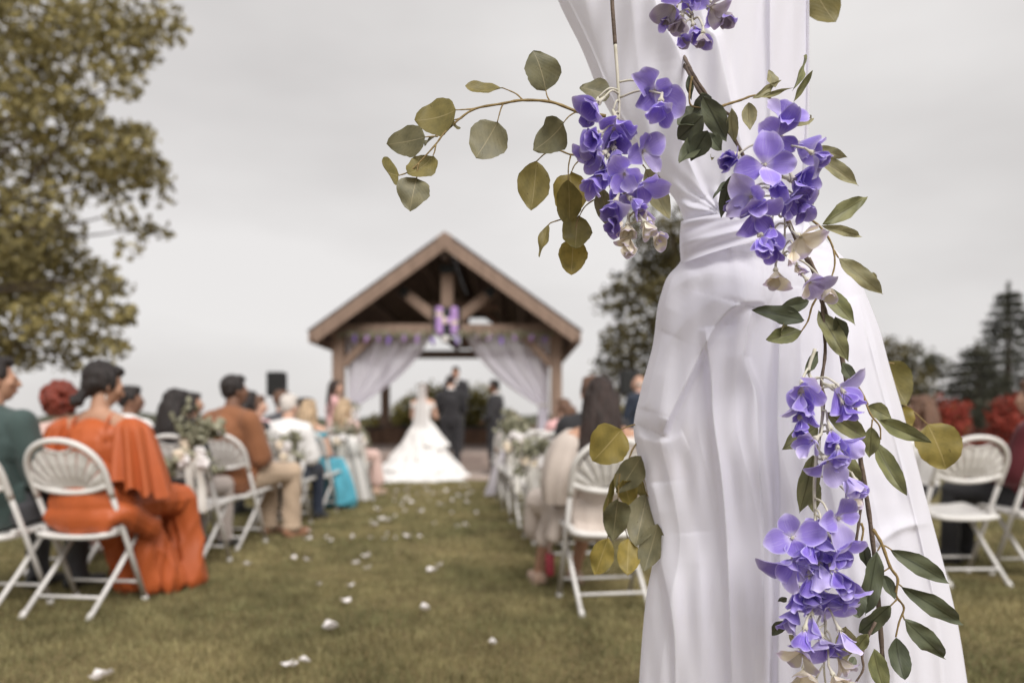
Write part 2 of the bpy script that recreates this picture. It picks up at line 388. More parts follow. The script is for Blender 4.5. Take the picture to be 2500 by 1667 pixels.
# roof planes with their soffit boards, purlins and rake boards
for s in (-1, 1):
    nrm = Vector((s * slope, 0, 1)).normalized()
    def slab(m, off, th, y0, y1, a=0.0, b=1.0):
        p0 = Vector((PX + s * EV * a, 0, APX - (APX - EZ) * a)) + nrm * off; p1 = Vector((PX + s * EV * b, 0, APX - (APX - EZ) * b)) + nrm * off
        V = []
        for p, dz in ((p0, 0), (p1, 0), (p1, th), (p0, th)):
            for y in (y0, y1): V.append(p + nrm * dz + Vector((0, y, 0)))
        m.add(V, [(0, 1, 3, 2), (2, 3, 5, 4), (4, 5, 7, 6), (6, 7, 1, 0), (0, 2, 4, 6), (1, 7, 5, 3)])
    rf = part('roof', lambda m: slab(m, .09, .06, PF - .62, PB + .75), 'shingle')
    part('rake_board', lambda m: slab(m, -.17, .25, PF - .68, PF - .62, 0, 1.0))
    part('rake_board', lambda m: slab(m, -.17, .25, PB + .76, PB + .82, 0, 1.0))
    part('apex_plate', lambda m: m.add([(PX, PF - .684, APX + .165), (PX + .17, PF - .684, APX + .04), (PX + .17, PF - .684, APX - .28), (PX, PF - .684, APX - .16), (PX - .17, PF - .684, APX - .28), (PX - .17, PF - .684, APX + .04), (PX, PF - .62, APX + .165), (PX + .17, PF - .62, APX + .04), (PX - .17, PF - .62, APX + .04)], [(0, 5, 4, 3), (0, 3, 2, 1), (0, 1, 7, 6), (0, 6, 8, 5)])) if s > 0 else None
    part('fascia', lambda m: m.box((PX + s * (EV + .02), (PF + PB) / 2, EZ - .03), (.05, PB - PF + 1.34, .2)))
    for k in range(14):
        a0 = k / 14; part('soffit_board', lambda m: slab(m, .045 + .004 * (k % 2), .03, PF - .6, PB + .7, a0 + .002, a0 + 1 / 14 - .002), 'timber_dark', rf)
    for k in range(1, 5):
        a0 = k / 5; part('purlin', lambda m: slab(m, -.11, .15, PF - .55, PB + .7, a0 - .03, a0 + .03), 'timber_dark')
zg = 4.05
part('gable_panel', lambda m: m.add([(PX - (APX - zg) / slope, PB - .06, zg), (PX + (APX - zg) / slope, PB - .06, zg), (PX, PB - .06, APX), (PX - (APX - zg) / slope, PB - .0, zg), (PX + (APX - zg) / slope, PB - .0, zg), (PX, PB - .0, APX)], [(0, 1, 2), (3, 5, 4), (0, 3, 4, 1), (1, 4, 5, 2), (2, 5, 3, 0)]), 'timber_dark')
part('collar_beam', lambda m: m.box((PX, (PF + PB) / 2, 3.95), (2.2, .16, .18), bev=.01))
for s in (-1, 1):
    part('rafter', lambda m: m.beam((PX, PB, APX - .12), (PX + s * (EV - .10), PB, EZ - .05), .2, .2))
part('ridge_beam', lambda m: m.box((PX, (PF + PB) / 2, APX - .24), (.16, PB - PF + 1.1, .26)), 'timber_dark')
for s in (-1, 1):
    part('side_beam', lambda m: m.box((PX + s * W2, (PF + PB) / 2, ZB + .12), (.2, PB - PF - .25, .22)), 'timber')

# sign with the initial, in violet and cream flowers on a black board
sg = thing('initial_sign', 'black square sign with letter H of purple flowers on king post', 'sign', (PX - .0, PF - .14, ZB - .02))
mb = MB(); mb.box((PX, PF - .15, ZB + .17), (.60, .04, .60), bev=.01); mb.build('board', M['black_board'], sg)
random.seed(5)
cells = [(sx * .16, z) for sx in (-1, 1) for z in (-.22, -.13, -.04, .05, .14, .23)] + [(-.05, .0), (.05, .0)]
M['silk_lilac'] = mat('silk_lilac', (0.55, 0.36, 0.66), (0.40, 0.24, 0.56), 30, 0.7)
M['silk_cream'] = mat('silk_cream', (0.74, 0.65, 0.50), (0.66, 0.55, 0.45), 30, 0.7)
M['silk_violet'] = mat('silk_violet', (0.34, 0.22, 0.62), (0.22, 0.13, 0.46), 30, 0.7)
for i, (dx, dz) in enumerate(cells):
    mb = MB()
    for k in range(5):
        a = k * 1.2566 + i; mb.ell((PX + dx + .045 * math.cos(a), PF - .20, ZB + .17 + dz + .045 * math.sin(a)), (.045, .022, .040), None, 7, 5)
    mb.ell((PX + dx, PF - .215, ZB + .17 + dz), (.03, .03, .03), None, 6, 4)
    mb.build('flower', M[('silk_lilac', 'silk_cream', 'silk_violet')[0 if i % 4 else 1] if i % 5 else 'silk_lilac'], sg, True)
ln = thing('globe_light', 'small white globe hanging below the H sign', 'light', (PX - .03, PF - .2, ZB - .25))
mb = MB(); mb.ell((PX - .03, PF - .2, ZB - .22), (.085, .085, .085)); mb.build('globe', M['white_plastic'], ln, True)
mb = MB(); mb.tube([(PX - .03, PF - .2, ZB - .14), (PX - .03, PF - .2, ZB - .08)], .02); mb.build('fitting', M['iron'], ln)

# sheer curtains swept to the front posts
def curtain(label, s, seed):
    t = thing('pavilion_curtain', label, 'curtain', (PX + s * (W2 - .15), PF - .05, .35), group='pavilion curtains')
    r = random.Random(seed); n, m_ = 70, 40
    V = []
    ph = [r.uniform(0, 6) for _ in range(4)]
    mp_ = 16.15 / FPX
    for j in range(m_ + 1):
        v = j / m_
        for i in range(n + 1):
            u = i / n                       # 0 at the post, 1 at the middle of the beam
            xt = 250 - 212 * u; xb = 243 - 24 * u
            x = xt + (xb - xt) * v - 22 * u * math.sin(math.pi * v)
            y = 815 + 175 * v + (6 * u * math.sin(math.pi * v))
            d = (.055 * math.sin(u * 26 + ph[0] + 2 * v) + .03 * math.sin(u * 49 + ph[1])) * (1 - .6 * v)
            V.append((PX + s * x * mp_, PF + .16 + d, CAMH - (y - HOR) * mp_))
    F = [(j * (n + 1) + i, j * (n + 1) + i + 1, (j + 1) * (n + 1) + i + 1, (j + 1) * (n + 1) + i) for j in range(m_) for i in range(n)]
    mesh('swept_panel', V, F, M['sheer_far'], t)
    V = []
    for j in range(21):
        v = j / 20; z = 1.36 - v * .98
        for i in range(25):
            a = i / 24 * 2 * math.pi; rr = (.075 + .07 * v) * (1 + .28 * math.sin(a * 6 + v))
            V.append((PX + s * (W2 - .28) + rr * math.cos(a), PF + .16 + rr * .7 * math.sin(a), z))
    F = [(j * 25 + i, j * 25 + i + 1, (j + 1) * 25 + i + 1, (j + 1) * 25 + i) for j in range(20) for i in range(24)]
    mesh('gathered_tail', V, F, M['sheer_far'], t)
    mb = MB(); mb.tube([(PX + s * (W2 - .28) + .09 * math.cos(a), PF + .16 + .075 * math.sin(a), 1.36) for a in np.linspace(0, 6.28, 13)], .025, 6); mb.build('tieback', M['ribbon'], t, True)
curtain('sheer white curtain swept to the left pavilion post', -1, 1)
curtain('sheer white curtain swept to the right pavilion post', 1, 2)
# violet wisteria garlands over the curtains
def garland(label, s, seed):
    t = thing('wisteria_garland', label, 'garland', (PX + s * 1.3, PF - .2, 2.9), group='garlands on the pavilion beam')
    r = random.Random(seed)
    mb = MB(); mb.tube(spline([(PX + s * (.25 + .42 * k), PF - .22, 2.86 + r.uniform(-.03, .03)) for k in range(6)], 4), .012, 5); mb.build('vine', M['leaf_grey'], t)
    lf = MB()
    for k in range(170):
        c = Vector((PX + s * r.uniform(.2, 2.3), PF - .22 + r.uniform(-.06, .04), 2.86 + r.uniform(-.07, .07)))
        lf.ell(c, (.045, .008, .018), Euler((r.uniform(-1, 1), r.uniform(-1, 1), r.uniform(0, 3))).to_matrix(), 6, 4)
    tag(lf.build('greenery', M['leaf_grey'], t), kind='stuff')
    for k in range(7):
        x = .30 + k * .29 + r.uniform(-.07, .07); L = r.uniform(.07, .20) * (1.35 if k > 6 else 1)
        mb = MB()
        for q in range(int(L / .022)):
            mb.ell((PX + s * x + r.uniform(-.045, .045) * (1 - q * .022 / L * .6), PF - .24 + r.uniform(-.04, .04), 2.82 - q * .022), (.034, .024, .026), Euler((r.uniform(-1, 1), r.uniform(-1, 1), 0)).to_matrix(), 6, 4)
        mb.build('flower_cluster', M['silk_lilac' if k % 3 else 'silk_violet'], t, True)
garland('violet wisteria garland above the left pavilion curtain', -1, 4)
garland('violet wisteria garland above the right pavilion curtain', 1, 9)

# loudspeakers on poles beside the pavilion
def speaker(label, px, py, Z):
    c = at(px, py, Z); t = thing('loudspeaker', label, 'speaker', (c.x, c.y, 0), 0, 'loudspeakers')
    mb = MB(); mb.box(c, (.30, .28, .44), bev=.025); cab = mb.build('cabinet', M['speaker_black'], t)
    mb = MB(); mb.box(c + Vector((0, -.145, 0)), (.26, .01, .40), bev=.004); mb.build('grille', M['iron'], cab)
    mb = MB(); mb.tube([(c.x, c.y, c.z - .2), (c.x, c.y, .25)], .018); mb.build('pole', M['iron'], t)
    for k in range(3):
        a = k * 2.094 + .4; mb = MB(); mb.tube([(c.x, c.y, .55), (c.x + .4 * math.cos(a), c.y + .4 * math.sin(a), .01)], .012, 6); mb.build('leg', M['iron'], t)
speaker('black loudspeaker standing left of the pavilion', 676, 938, 13.2)
speaker('black loudspeaker standing right of the pavilion beside bald man', 1533, 935, 13.0)

# ================================================================ vegetation
def leaf_cloud(name, centres, radii, per, size, m, parent, seed=0, aspect=.55, droop=0.0):
    """many leaf-sized faces in clumps"""
    g = np.random.default_rng(seed); P = []
    for c, r, k in zip(centres, radii, per):
        d = g.normal(size=(k, 3)); d /= np.linalg.norm(d, axis=1)[:, None]
        rad = g.uniform(.25, 1, k) ** .6
        r3 = np.array(r if hasattr(r, '__len__') else (r, r, r * .7))
        p = np.array(c) + d * rad[:, None] * r3
        p[:, 2] -= droop * (rad * r3[0]) ** 2
        P.append(p)
    P = np.concatenate(P); n = len(P)
    s = size * g.uniform(.6, 1.3, n)
    u = g.normal(size=(n, 3)); u /= np.linalg.norm(u, axis=1)[:, None]
    w = g.normal(size=(n, 3)); w -= (w * u).sum(1)[:, None] * u; w /= np.linalg.norm(w, axis=1)[:, None]
    nn = np.cross(u, w)
    Q = np.empty((n, 6, 3))
    for i, (a, b, h) in enumerate(((-.5, 0, 0), (-.15, .5, .12), (.2, .42, .1), (.5, 0, 0), (.2, -.42, .1), (-.15, -.5, .12))):
        Q[:, i] = P + u * (a * s)[:, None] + w * (b * aspect * s)[:, None] + nn * (h * s)[:, None]
    me = bpy.data.meshes.new(name)
    me.vertices.add(n * 6); me.vertices.foreach_set('co', (Q.reshape(-1, 3) - np.array(ORG[parent.name])).astype(np.float32).ravel())
    b = np.arange(n)[:, None] * 6; li = np.concatenate([b + [0, 1, 2, 3], b + [0, 3, 4, 5]], 1).ravel()
    me.loops.add(n * 8); me.loops.foreach_set('vertex_index', li.astype(np.int32))
    me.polygons.add(n * 2); me.polygons.foreach_set('loop_start', np.arange(0, n * 8, 4, dtype=np.int32)); me.polygons.foreach_set('loop_total', np.full(n * 2, 4, dtype=np.int32))
    me.update(calc_edges=True); me.materials.append(m)
    return link(name, me, parent)

def limb(a, b, r0, r1, sag=.0, seed=0):
    r = random.Random(seed); a, b = Vector(a), Vector(b); L = (b - a).length
    pts = [a.lerp(b, t) + Vector((r.uniform(-1, 1), r.uniform(-1, 1), r.uniform(-1, 1))) * L * .05 * (0 if t in (0, 1) else 1) + Vector((0, 0, sag * L * math.sin(math.pi * t))) for t in (0, .25, .5, .75, 1)]
    pts = spline(pts, 3); n = len(pts)
    return pts, [r0 + (r1 - r0) * i / (n - 1) for i in range(n)]

def broad_tree(label, base, trunk_h, trunk_r, clumps, m, size, per, seed, name='broadleaf_tree', limbs=14, group=None):
    """clumps: (point, radius); limbs run from the trunk to the biggest clumps"""
    t = thing(name, label, 'tree', base, group=group); base = Vector(base); r = random.Random(seed)
    top = base + Vector((r.uniform(-.3, .3), r.uniform(-.3, .3), trunk_h))
    mb = MB(); pts, rad = limb(base - Vector((0, 0, .15)), top, trunk_r, trunk_r * .3, 0, seed); rad[0] *= 1.35
    mb.tube(pts, rad, 10); tk = mb.build('trunk', M['bark'], t, True)
    idx = list(range(len(clumps))); r.shuffle(idx)
    for i in idx[:limbs]:
        c = Vector(clumps[i][0]); h = min(max((c.z - base.z) * .75, trunk_h * .25), trunk_h * .98)
        k = h / trunk_h; a = base.lerp(top, k); mb = MB()
        pts, rad = limb(a, c, trunk_r * (.22 - .13 * k), .010, .06, seed + i); mb.tube(pts, rad, 6); mb.build('limb', M['bark'], t, True)
    cs = [c for c, _ in clumps]; rs = [q for _, q in clumps]
    ks = [max(20, int(per * (q / .7) ** 2)) if not hasattr(q, '__len__') else int(per * (q[0] / .7) ** 2) for q in rs]
    leaf_cloud('crown', cs, rs, ks, size, m, t, seed)
    return t

# --- big tree on the left (its crown runs out of the frame)
ZT = 14.0
cl = []
edge = [(330, 30, .9), (400, 60, .55), (300, 110, .8), (290, 200, .55), (255, 60, 1.0), (120, 60, 1.2), (30, 40, 1.4), (150, 150, .9), (60, 170, 1.1),
        (20, 250, 1.0), (110, 290, .8), (200, 300, .6), (190, 250, .5), (260, 330, .55), (330, 350, .55), (345, 320, .3), (60, 370, 1.0), (150, 400, .7), (240, 390, .6), (300, 410, .6), (365, 420, .5), (380, 470, .45),
        (20, 480, 1.0), (100, 500, .8), (180, 470, .6), (270, 450, .5), (20, 590, .9), (90, 590, .8), (290, 520, .4), (340, 555, .42), (385, 565, .32), (310, 610, .35), (160, 560, .5),
        (30, 690, .8), (110, 670, .7), (190, 640, .5), (240, 680, .5), (285, 700, .35), (200, 740, .6), (270, 770, .5), (300, 765, .3), (130, 760, .7), (50, 790, .8), (90, 850, .6), (180, 830, .55), (240, 810, .5), (270, 850, .42), (160, 890, .35), (20, 870, .6), (200, 880, .35)]
g = random.Random(21)
for px, py, rr in edge:
    for k in range(1 if g.random() < .45 else 2):
        Zk = ZT + g.uniform(-2.2, 2.2); p = at(px, py, Zk); cl.append((tuple(p), rr * Zk / ZT * .92))
for k in range(46):                                    # the part out of frame, above and to the left
    a = g.uniform(0, 6.28); rr = g.uniform(1.5, 5.2); cl.append(((-11.5 + rr * math.cos(a) * .8 - 1.0, ZT + rr * math.sin(a) * .8, g.uniform(2.5, 13)), g.uniform(.8, 1.3)))
broad_tree('large olive green broadleaf tree filling the left edge', (-11.6, ZT, 0), 10.5, .38, cl, M['leaf_maple'], .165, 140, 21, limbs=24)

def round_clumps(c, R, n, seed, rc=(.5, .9), low=.15):
    g = random.Random(seed); out = []
    while len(out) < n:
        d = Vector((g.uniform(-1, 1), g.uniform(-1, 1), g.uniform(-1, 1)))
        if .35 < d.length < 1: out.append(((c[0] + d.x * R[0], c[1] + d.y * R[1], max(low, c[2] + d.z * R[2])), g.uniform(*rc)))
    return out
# --- tree seen left of and through the gap behind the drape
b = at(1640, 0, 25)
cl = round_clumps((b.x, 25, 4.6), (2.5, 2.0, 4.0), 78, 5, (.6, 1.0))
cl = [c for c in cl if not (c[0][0] < b.x - 1.9 and c[0][2] > 6)]
broad_tree('tall olive tree right of the pavilion behind the white drape', (b.x, 25, 0), 7.2, .24, cl, M['leaf_dark'], .20, 95, 5, limbs=16)
# --- far trees on the right
for i, (px, Z, h, w, lab) in enumerate(((2150, 34, 4.9, 2.0, 'round olive tree just right of the drape'), (2240, 36, 4.3, 1.4, 'small dark round tree left of the conifer'), (2040, 38, 5.2, 2.0, 'broad tree mostly hidden behind the drape'), (2760, 36, 5.5, 2.3, 'olive tree outside the right edge, nearest the conifers'), (2960, 38, 6.2, 2.6, 'larger tree farther outside the right edge'))):
    c = at(px, 0, Z)
    broad_tree(lab, (c.x, Z, 0), h * .7, .16, round_clumps((c.x, Z, h * .60), (w, w, h * .42), 26, 30 + i, (.5, .9)), M['leaf_far'] if i else M['leaf_dark'], .22, 70, 40 + i, limbs=8)
# --- conifers
def conifer(label, px, Z, h, w, seed):
    c = at(px, 0, Z); t = thing('conifer_tree', label, 'tree', (c.x, Z, 0)); g = random.Random(seed)
    mb = MB(); mb.tube([(c.x, Z, -.1), (c.x, Z, h * .5), (c.x, Z, h)], [.2, .12, .02], 8); mb.build('trunk', M['bark'], t, True)
    cs, rs = [], []
    k = 0
    zz = .5
    while zz < h - .15:
        R = w * (1 - zz / h) ** .8 * g.uniform(.75, 1.1); nb = max(5, int(9 * (1 - zz / h)) + 4)
        for q in range(nb):
            a = q * 6.283 / nb + zz * 3 + g.uniform(-.2, .2)
            mb = MB() if q % 3 == 0 else None
            if mb: mb.tube([(c.x, Z, zz), (c.x + R * .9 * math.cos(a), Z + R * .9 * math.sin(a), zz - .12 * R)], [.03, .01], 5); mb.build('branch', M['bark'], t)
            for f in (.45, .75, 1.0):
                cs.append((c.x + R * f * math.cos(a), Z + R * f * math.sin(a), zz - .14 * R * f * f)); rs.append((.20 + .18 * (1 - f) + .10 * R, .20 + .16 * R * .6, .15))
        zz += .36
    cs.append((c.x, Z, h - .1)); rs.append((.12, .12, .3))
    leaf_cloud('crown', cs, rs, [38] * len(cs), .17, M['leaf_pine'], t, seed, .28, .1)
conifer('tall dark pointed conifer at the right edge', 2462, 33, 7.1, 3.3, 1)
conifer('lower dark conifer in front of the tall one', 2385, 30, 4.2, 2.6, 2)
conifer('dark conifer cut by the right edge', 2600, 34, 6.0, 3.4, 3)

def shrub(name, label, px, Z, h, w, m, seed, size=.10, per=90, n=22, group=None, zb=0.0, depth=None):
    c = at(px, 0, Z); t = thing(name, label, 'shrub', (c.x, Z, zb), group=group); g = random.Random(seed)
    for k in range(5):
        a = g.uniform(0, 6.28); mb = MB(); mb.tube([(c.x + .05 * math.cos(a), Z + .05 * math.sin(a), zb - .05), (c.x + w * .5 * math.cos(a), Z + w * .5 * math.sin(a), zb + h * .6)], [.025, .008], 5); mb.build('stem', M['bark'], t)
    cl = round_clumps((c.x, Z, zb + h * .5), (w, depth or w, h * .5), n, seed, (.20 * h, .34 * h), zb + .08)
    leaf_cloud('crown', [q for q, _ in cl], [q for _, q in cl], [per] * len(cl), size, m, t, seed)
shrub('red_shrub', 'scarlet mounded shrub left of the conifers', 2312, 15, 1.46, .30, M['leaf_red'], 1, .09, 150, 22)
shrub('red_shrub', 'wide scarlet shrub at the right edge beyond the chairs', 2476, 12.5, 1.28, .60, M['leaf_red'], 2, .085, 170, 34)
shrub('yellow_shrub', 'yellow green shrub beside the scarlet mound', 2262, 15.6, 1.45, .50, M['leaf_yellow'], 3, .09, 130, 24)
shrub('dark_hedge', 'dark green hedge under the conifers at right', 2420, 20, 1.5, 2.2, M['leaf_pine'], 4, .12, 120, 40, depth=.8)
shrub('garden_shrub', 'tall olive shrub behind the groom and officiant', 1050, 24.3, 2.2, .55, M['leaf_shrub'], 5, .13, 110, 26)
shrub('garden_shrub', 'full olive shrub between officiant and best man', 1158, 24.6, 2.3, .52, M['leaf_shrub'], 6, .13, 120, 30)
shrub('garden_shrub', 'dark shrub left of the bride behind the wall', 1000, 25.0, 1.7, .45, M['leaf_shrub'], 7, .13, 100, 22)
shrub('garden_shrub', 'low dark shrub to the right of the best man', 1262, 24, 1.05, .35, M['leaf_shrub'], 8, .12, 110, 24)
shrub('yellow_shrub', 'bright yellow low shrub by the rear left post', 932, 24, 1.22, .75, M['leaf_yellow'], 9, .11, 110, 22)
shrub('dark_hedge', 'long dark low hedge behind the stone wall', 985, 23.4, 1.0, 1.5, M['leaf_pine'], 10, .12, 120, 36, depth=.4)
shrub('yellow_shrub', 'yellow flowering shrub beneath the right loudspeaker', 1520, 15, 1.25, .5, M['leaf_yellow'], 11, .09, 110, 20)
# far wooded ridge
V = []; n = 240
for j in range(2):
    for i in range(n):
        x = -160 + 320 * i / (n - 1)
        V.append((x, 190 + (0 if j == 0 else 2), -0.5 if j == 0 else 2.3 + .6 * math.sin(x * .05) + .35 * math.sin(x * .31) + .25 * math.sin(x * .83 + 1)))
for i in range(n):
    x = -160 + 320 * i / (n - 1); V.append((x, 240, -.5))
F = [(j * n + i, j * n + i + 1, (j + 1) * n + i + 1, (j + 1) * n + i) for j in range(2) for i in range(n - 1)]
tag(mesh('far_hills', V, F, M['hill']), kind='structure')
# ================================================================ folding chairs
def make_chair():
    t = thing('folding_chair', 'x', 'chair')
    W = .205
    def b(name, f, m, smooth=True, parent=t):
        mb = MB(); f(mb); return mb.build(name, M[m], parent, smooth)
    def back_y(z): return -.23 + (.84 - z) * .50            # the back and the long legs lie on one slope
    # arched frame of the back
    arch = []
    for k in range(19):
        a = math.pi * k / 18; x = W * math.cos(a) * (1.0 + .05 * math.sin(a)); z = .672 + .192 * math.sin(a) ** .85
        arch.append((x, back_y(z), z))
    arch = [(W * .99, back_y(.58), .58)] + arch + [(-W * .99, back_y(.58), .58)]
    b('back_frame', lambda m: m.tube(spline(arch, 3), .016, 8), 'white_plastic')
    # lower rail of the back, bowed
    b('back_rail', lambda m: m.tube(spline([(-W, back_y(.64), .642), (-W * .5, back_y(.61) - .012, .612), (0, back_y(.60) - .016, .603), (W * .5, back_y(.61) - .012, .612), (W, back_y(.64), .642)], 5), .015, 8), 'white_plastic')
    # fan of moulded slats
    n = 9
    for i in range(n):
        a0 = math.pi * (i + .07) / n; a1 = math.pi * (i + .93) / n
        V = []; F = []
        for side in (0, 1):
            for q in range(4):
                f = q / 3
                for a in (a0, (a0 + a1) / 2, a1):
                    xi, zi = .075 * math.cos(a), .615 + .012 * math.sin(a)
                    ro = .93 if not (abs(a - math.pi / 2) < .35) else .80       # room for the hand hole at the top
                    xo, zo = W * ro * math.cos(a) * 1.02, .645 + (.208 * ro) * math.sin(a) ** .9
                    x = xi + (xo - xi) * f; z = zi + (zo - zi) * f
                    bow = .014 * math.sin(math.pi * f) + (.006 if a == (a0 + a1) / 2 else 0)
                    V.append((x, back_y(z) - bow + (.008 if side else 0), z))
        for q in range(3):
            for k in range(2):
                i0 = q * 3 + k; F.append((i0, i0 + 1, i0 + 4, i0 + 3)); j0 = 12 + i0; F.append((j0, j0 + 3, j0 + 4, j0 + 1))
        for q in range(3):
            for k, fl in ((0, 1), (2, 0)):
                i0 = q * 3 + k; F.append((i0, i0 + 3, i0 + 15, i0 + 12) if fl else (i0, i0 + 12, i0 + 15, i0 + 3))
        for k in range(2): F.append((9 + k, 10 + k, 22 + k, 21 + k)); F.append((k, 12 + k, 13 + k, 1 + k))
        mesh('slat', V, F, M['white_plastic'], t, False)
    # hand hole rim
    b('hand_grip', lambda m: m.tube(spline([(-.075, back_y(.82) - .002, .825), (-.04, back_y(.808), .810), (0, back_y(.803), .805), (.04, back_y(.808), .810), (.075, back_y(.82) - .002, .825)], 4), .008, 6), 'white_plastic')
    # seat, dished
    V = []; nx, ny = 9, 9
    for side in (0, 1):
        for j in range(ny):
            for i in range(nx):
                u = -1 + 2 * i / (nx - 1); v = j / (ny - 1)
                w = .195 + .02 * v; x = u * w * (1 - .10 * max(0, abs(v - .5) - .35) * 4)
                z = .385 + .055 * v + .012 * (abs(u) ** 3) - .018 * math.exp(-((v - .45) / .3) ** 2) * (1 - u * u) - (.022 * max(0, v - .85) / .15) + (.012 * max(0, .15 - v) / .15)
                V.append((x, -.14 + .46 * v, z - (0.0 if side == 0 else .024)))
    F = []
    for j in range(ny - 1):
        for i in range(nx - 1):
            a = j * nx + i; F.append((a, a + 1, a + nx + 1, a + nx)); q = a + nx * ny; F.append((q, q + nx, q + nx + 1, q + 1))
    rim = [i for i in range(nx)] + [j * nx + nx - 1 for j in range(1, ny)] + [(ny - 1) * nx + i for i in range(nx - 2, -1, -1)] + [j * nx for j in range(ny - 2, 0, -1)]
    for k in range(len(rim)):
        a, c = rim[k], rim[(k + 1) % len(rim)]; F.append((a, a + nx * ny, c + nx * ny, c))
    mesh('seat', V, F, M['white_plastic'], t)
    # legs: long pair from the back to the front feet, short pair from the seat to the rear feet
    for s in (-1, 1):
        lg = b('front_leg', lambda m: m.tube([(s * W * .995, back_y(.62), .62), (s * W * .98, back_y(.3), .3), (s * W * .97, back_y(.012), .012)], .0135, 8), 'white_metal')
        b('foot_cap', lambda m: m.tube([(s * W * .97, back_y(.03), .03), (s * W * .97, back_y(.0), .0)], .016, 8), 'white_plastic', True, lg)
        lg = b('rear_leg', lambda m: m.tube([(s * W * .86, .21, .425), (s * W * .86, -.02, .20), (s * W * .86, -.235, .012)], .0125, 8), 'white_metal')
        b('foot_cap', lambda m: m.tube([(s * W * .86, -.222, .03), (s * W * .86, -.248, .0)], .0155, 8), 'white_plastic', True, lg)
        b('pivot_bracket', lambda m: m.box((s * W * .93, back_y(.41) - .01, .415), (.03, .10, .022), bev=.004), 'white_metal', False)
    b('cross_bar', lambda m: m.tube([(-W * .95, back_y(.115), .115), (W * .95, back_y(.115), .115)], .0085, 6), 'white_metal')
    b('cross_bar', lambda m: m.tube([(-W * .85, -.15, .092), (W * .85, -.15, .092)], .0085, 6), 'white_metal')
    return t
CH0 = make_chair(); CH_USED = [False]
def copy_tree(o, parent=None):
    c = o.copy(); COL.objects.link(c)
    if parent is not None: c.parent = parent
    for ch in list(o.children): copy_tree(ch, c)
    return c
def chair(label, x, y, rz):
    o = CH0
    if CH_USED[0]: o = copy_tree(CH0)
    CH_USED[0] = True
    o.location = (x, y, 0); o.rotation_euler = (0, 0, math.radians(rz)); o.scale = (1.04, 1.0, 1.045)
    ORG[o.name] = Vector((x, y, 0))
    return tag(o, label, 'chair', 'white folding chairs set in rows')

# ================================================================ people
QUEUE = []
def blob(name, mb, m, parent, voxel, smooth=4, wrinkle=None):
    """one continuous surface grown over the overlapping limbs of mb (finished in one pass below)"""
    o = mesh(name, mb.v, mb.f, None, parent, True, world=False)
    rm = o.modifiers.new('r', 'REMESH'); rm.mode = 'VOXEL'; rm.voxel_size = voxel; rm.use_smooth_shade = True
    sm = o.modifiers.new('s', 'SMOOTH'); sm.factor = .5; sm.iterations = smooth
    QUEUE.append((o, m, wrinkle))
    return o
def finish_blobs():
    dg = bpy.context.evaluated_depsgraph_get(); dg.update()
    done = []
    for o, m, w in QUEUE:
        me = bpy.data.meshes.new_from_object(o.evaluated_get(dg)); done.append((o, me, m, w))
    for o, me, m, w in done:
        o.modifiers.clear(); old = o.data; o.data = me; me.name = o.name; bpy.data.meshes.remove(old)
        if w is not None:
            n = len(me.vertices); co = np.empty(n * 3, np.float32); me.vertices.foreach_get('co', co); co = co.reshape(-1, 3)
            no = np.empty(n * 3, np.float32); me.vertex_normals.foreach_get('vector', no); no = no.reshape(-1, 3)
            co = co + no * w(co)[:, None]; me.vertices.foreach_set('co', co.astype(np.float32).ravel())
        me.polygons.foreach_set('use_smooth', [True] * len(me.polygons))
        me.materials.clear(); me.materials.append(m); me.update()

def wr(amp, fx=30, fz=14, seed=0):
    g = np.random.default_rng(seed); p = g.uniform(0, 6, 6)
    def f(c):
        x, y, z = c[:, 0], c[:, 1], c[:, 2]
        q = np.sin(x * fx + 3 * np.sin(z * fz * .5 + p[0]) + p[1]) * np.sin(y * fx * .6 + z * fz + p[2])
        q2 = np.sin((x + y) * fx * .7 + z * fz * 1.7 + 2 * np.sin(x * 11 + p[3]) + p[4])
        return amp * (.6 * q + .4 * q2)
    return f
def folds(amp, n=16, cx=0, cy=.2, seed=0):
    """long hanging folds round a vertical axis"""
    g = np.random.default_rng(seed); p = g.uniform(0, 6, 4)
    def f(c):
        a = np.arctan2(c[:, 1] - cy, c[:, 0] - cx); z = c[:, 2]
        s = np.sin(a * n + 1.4 * np.sin(z * 5 + p[0]) + p[1]) + .5 * np.sin(a * n * 1.7 + z * 4 + p[2])
        return amp * s * np.clip((1.0 - z) * 1.3, .25, 1)
    return f

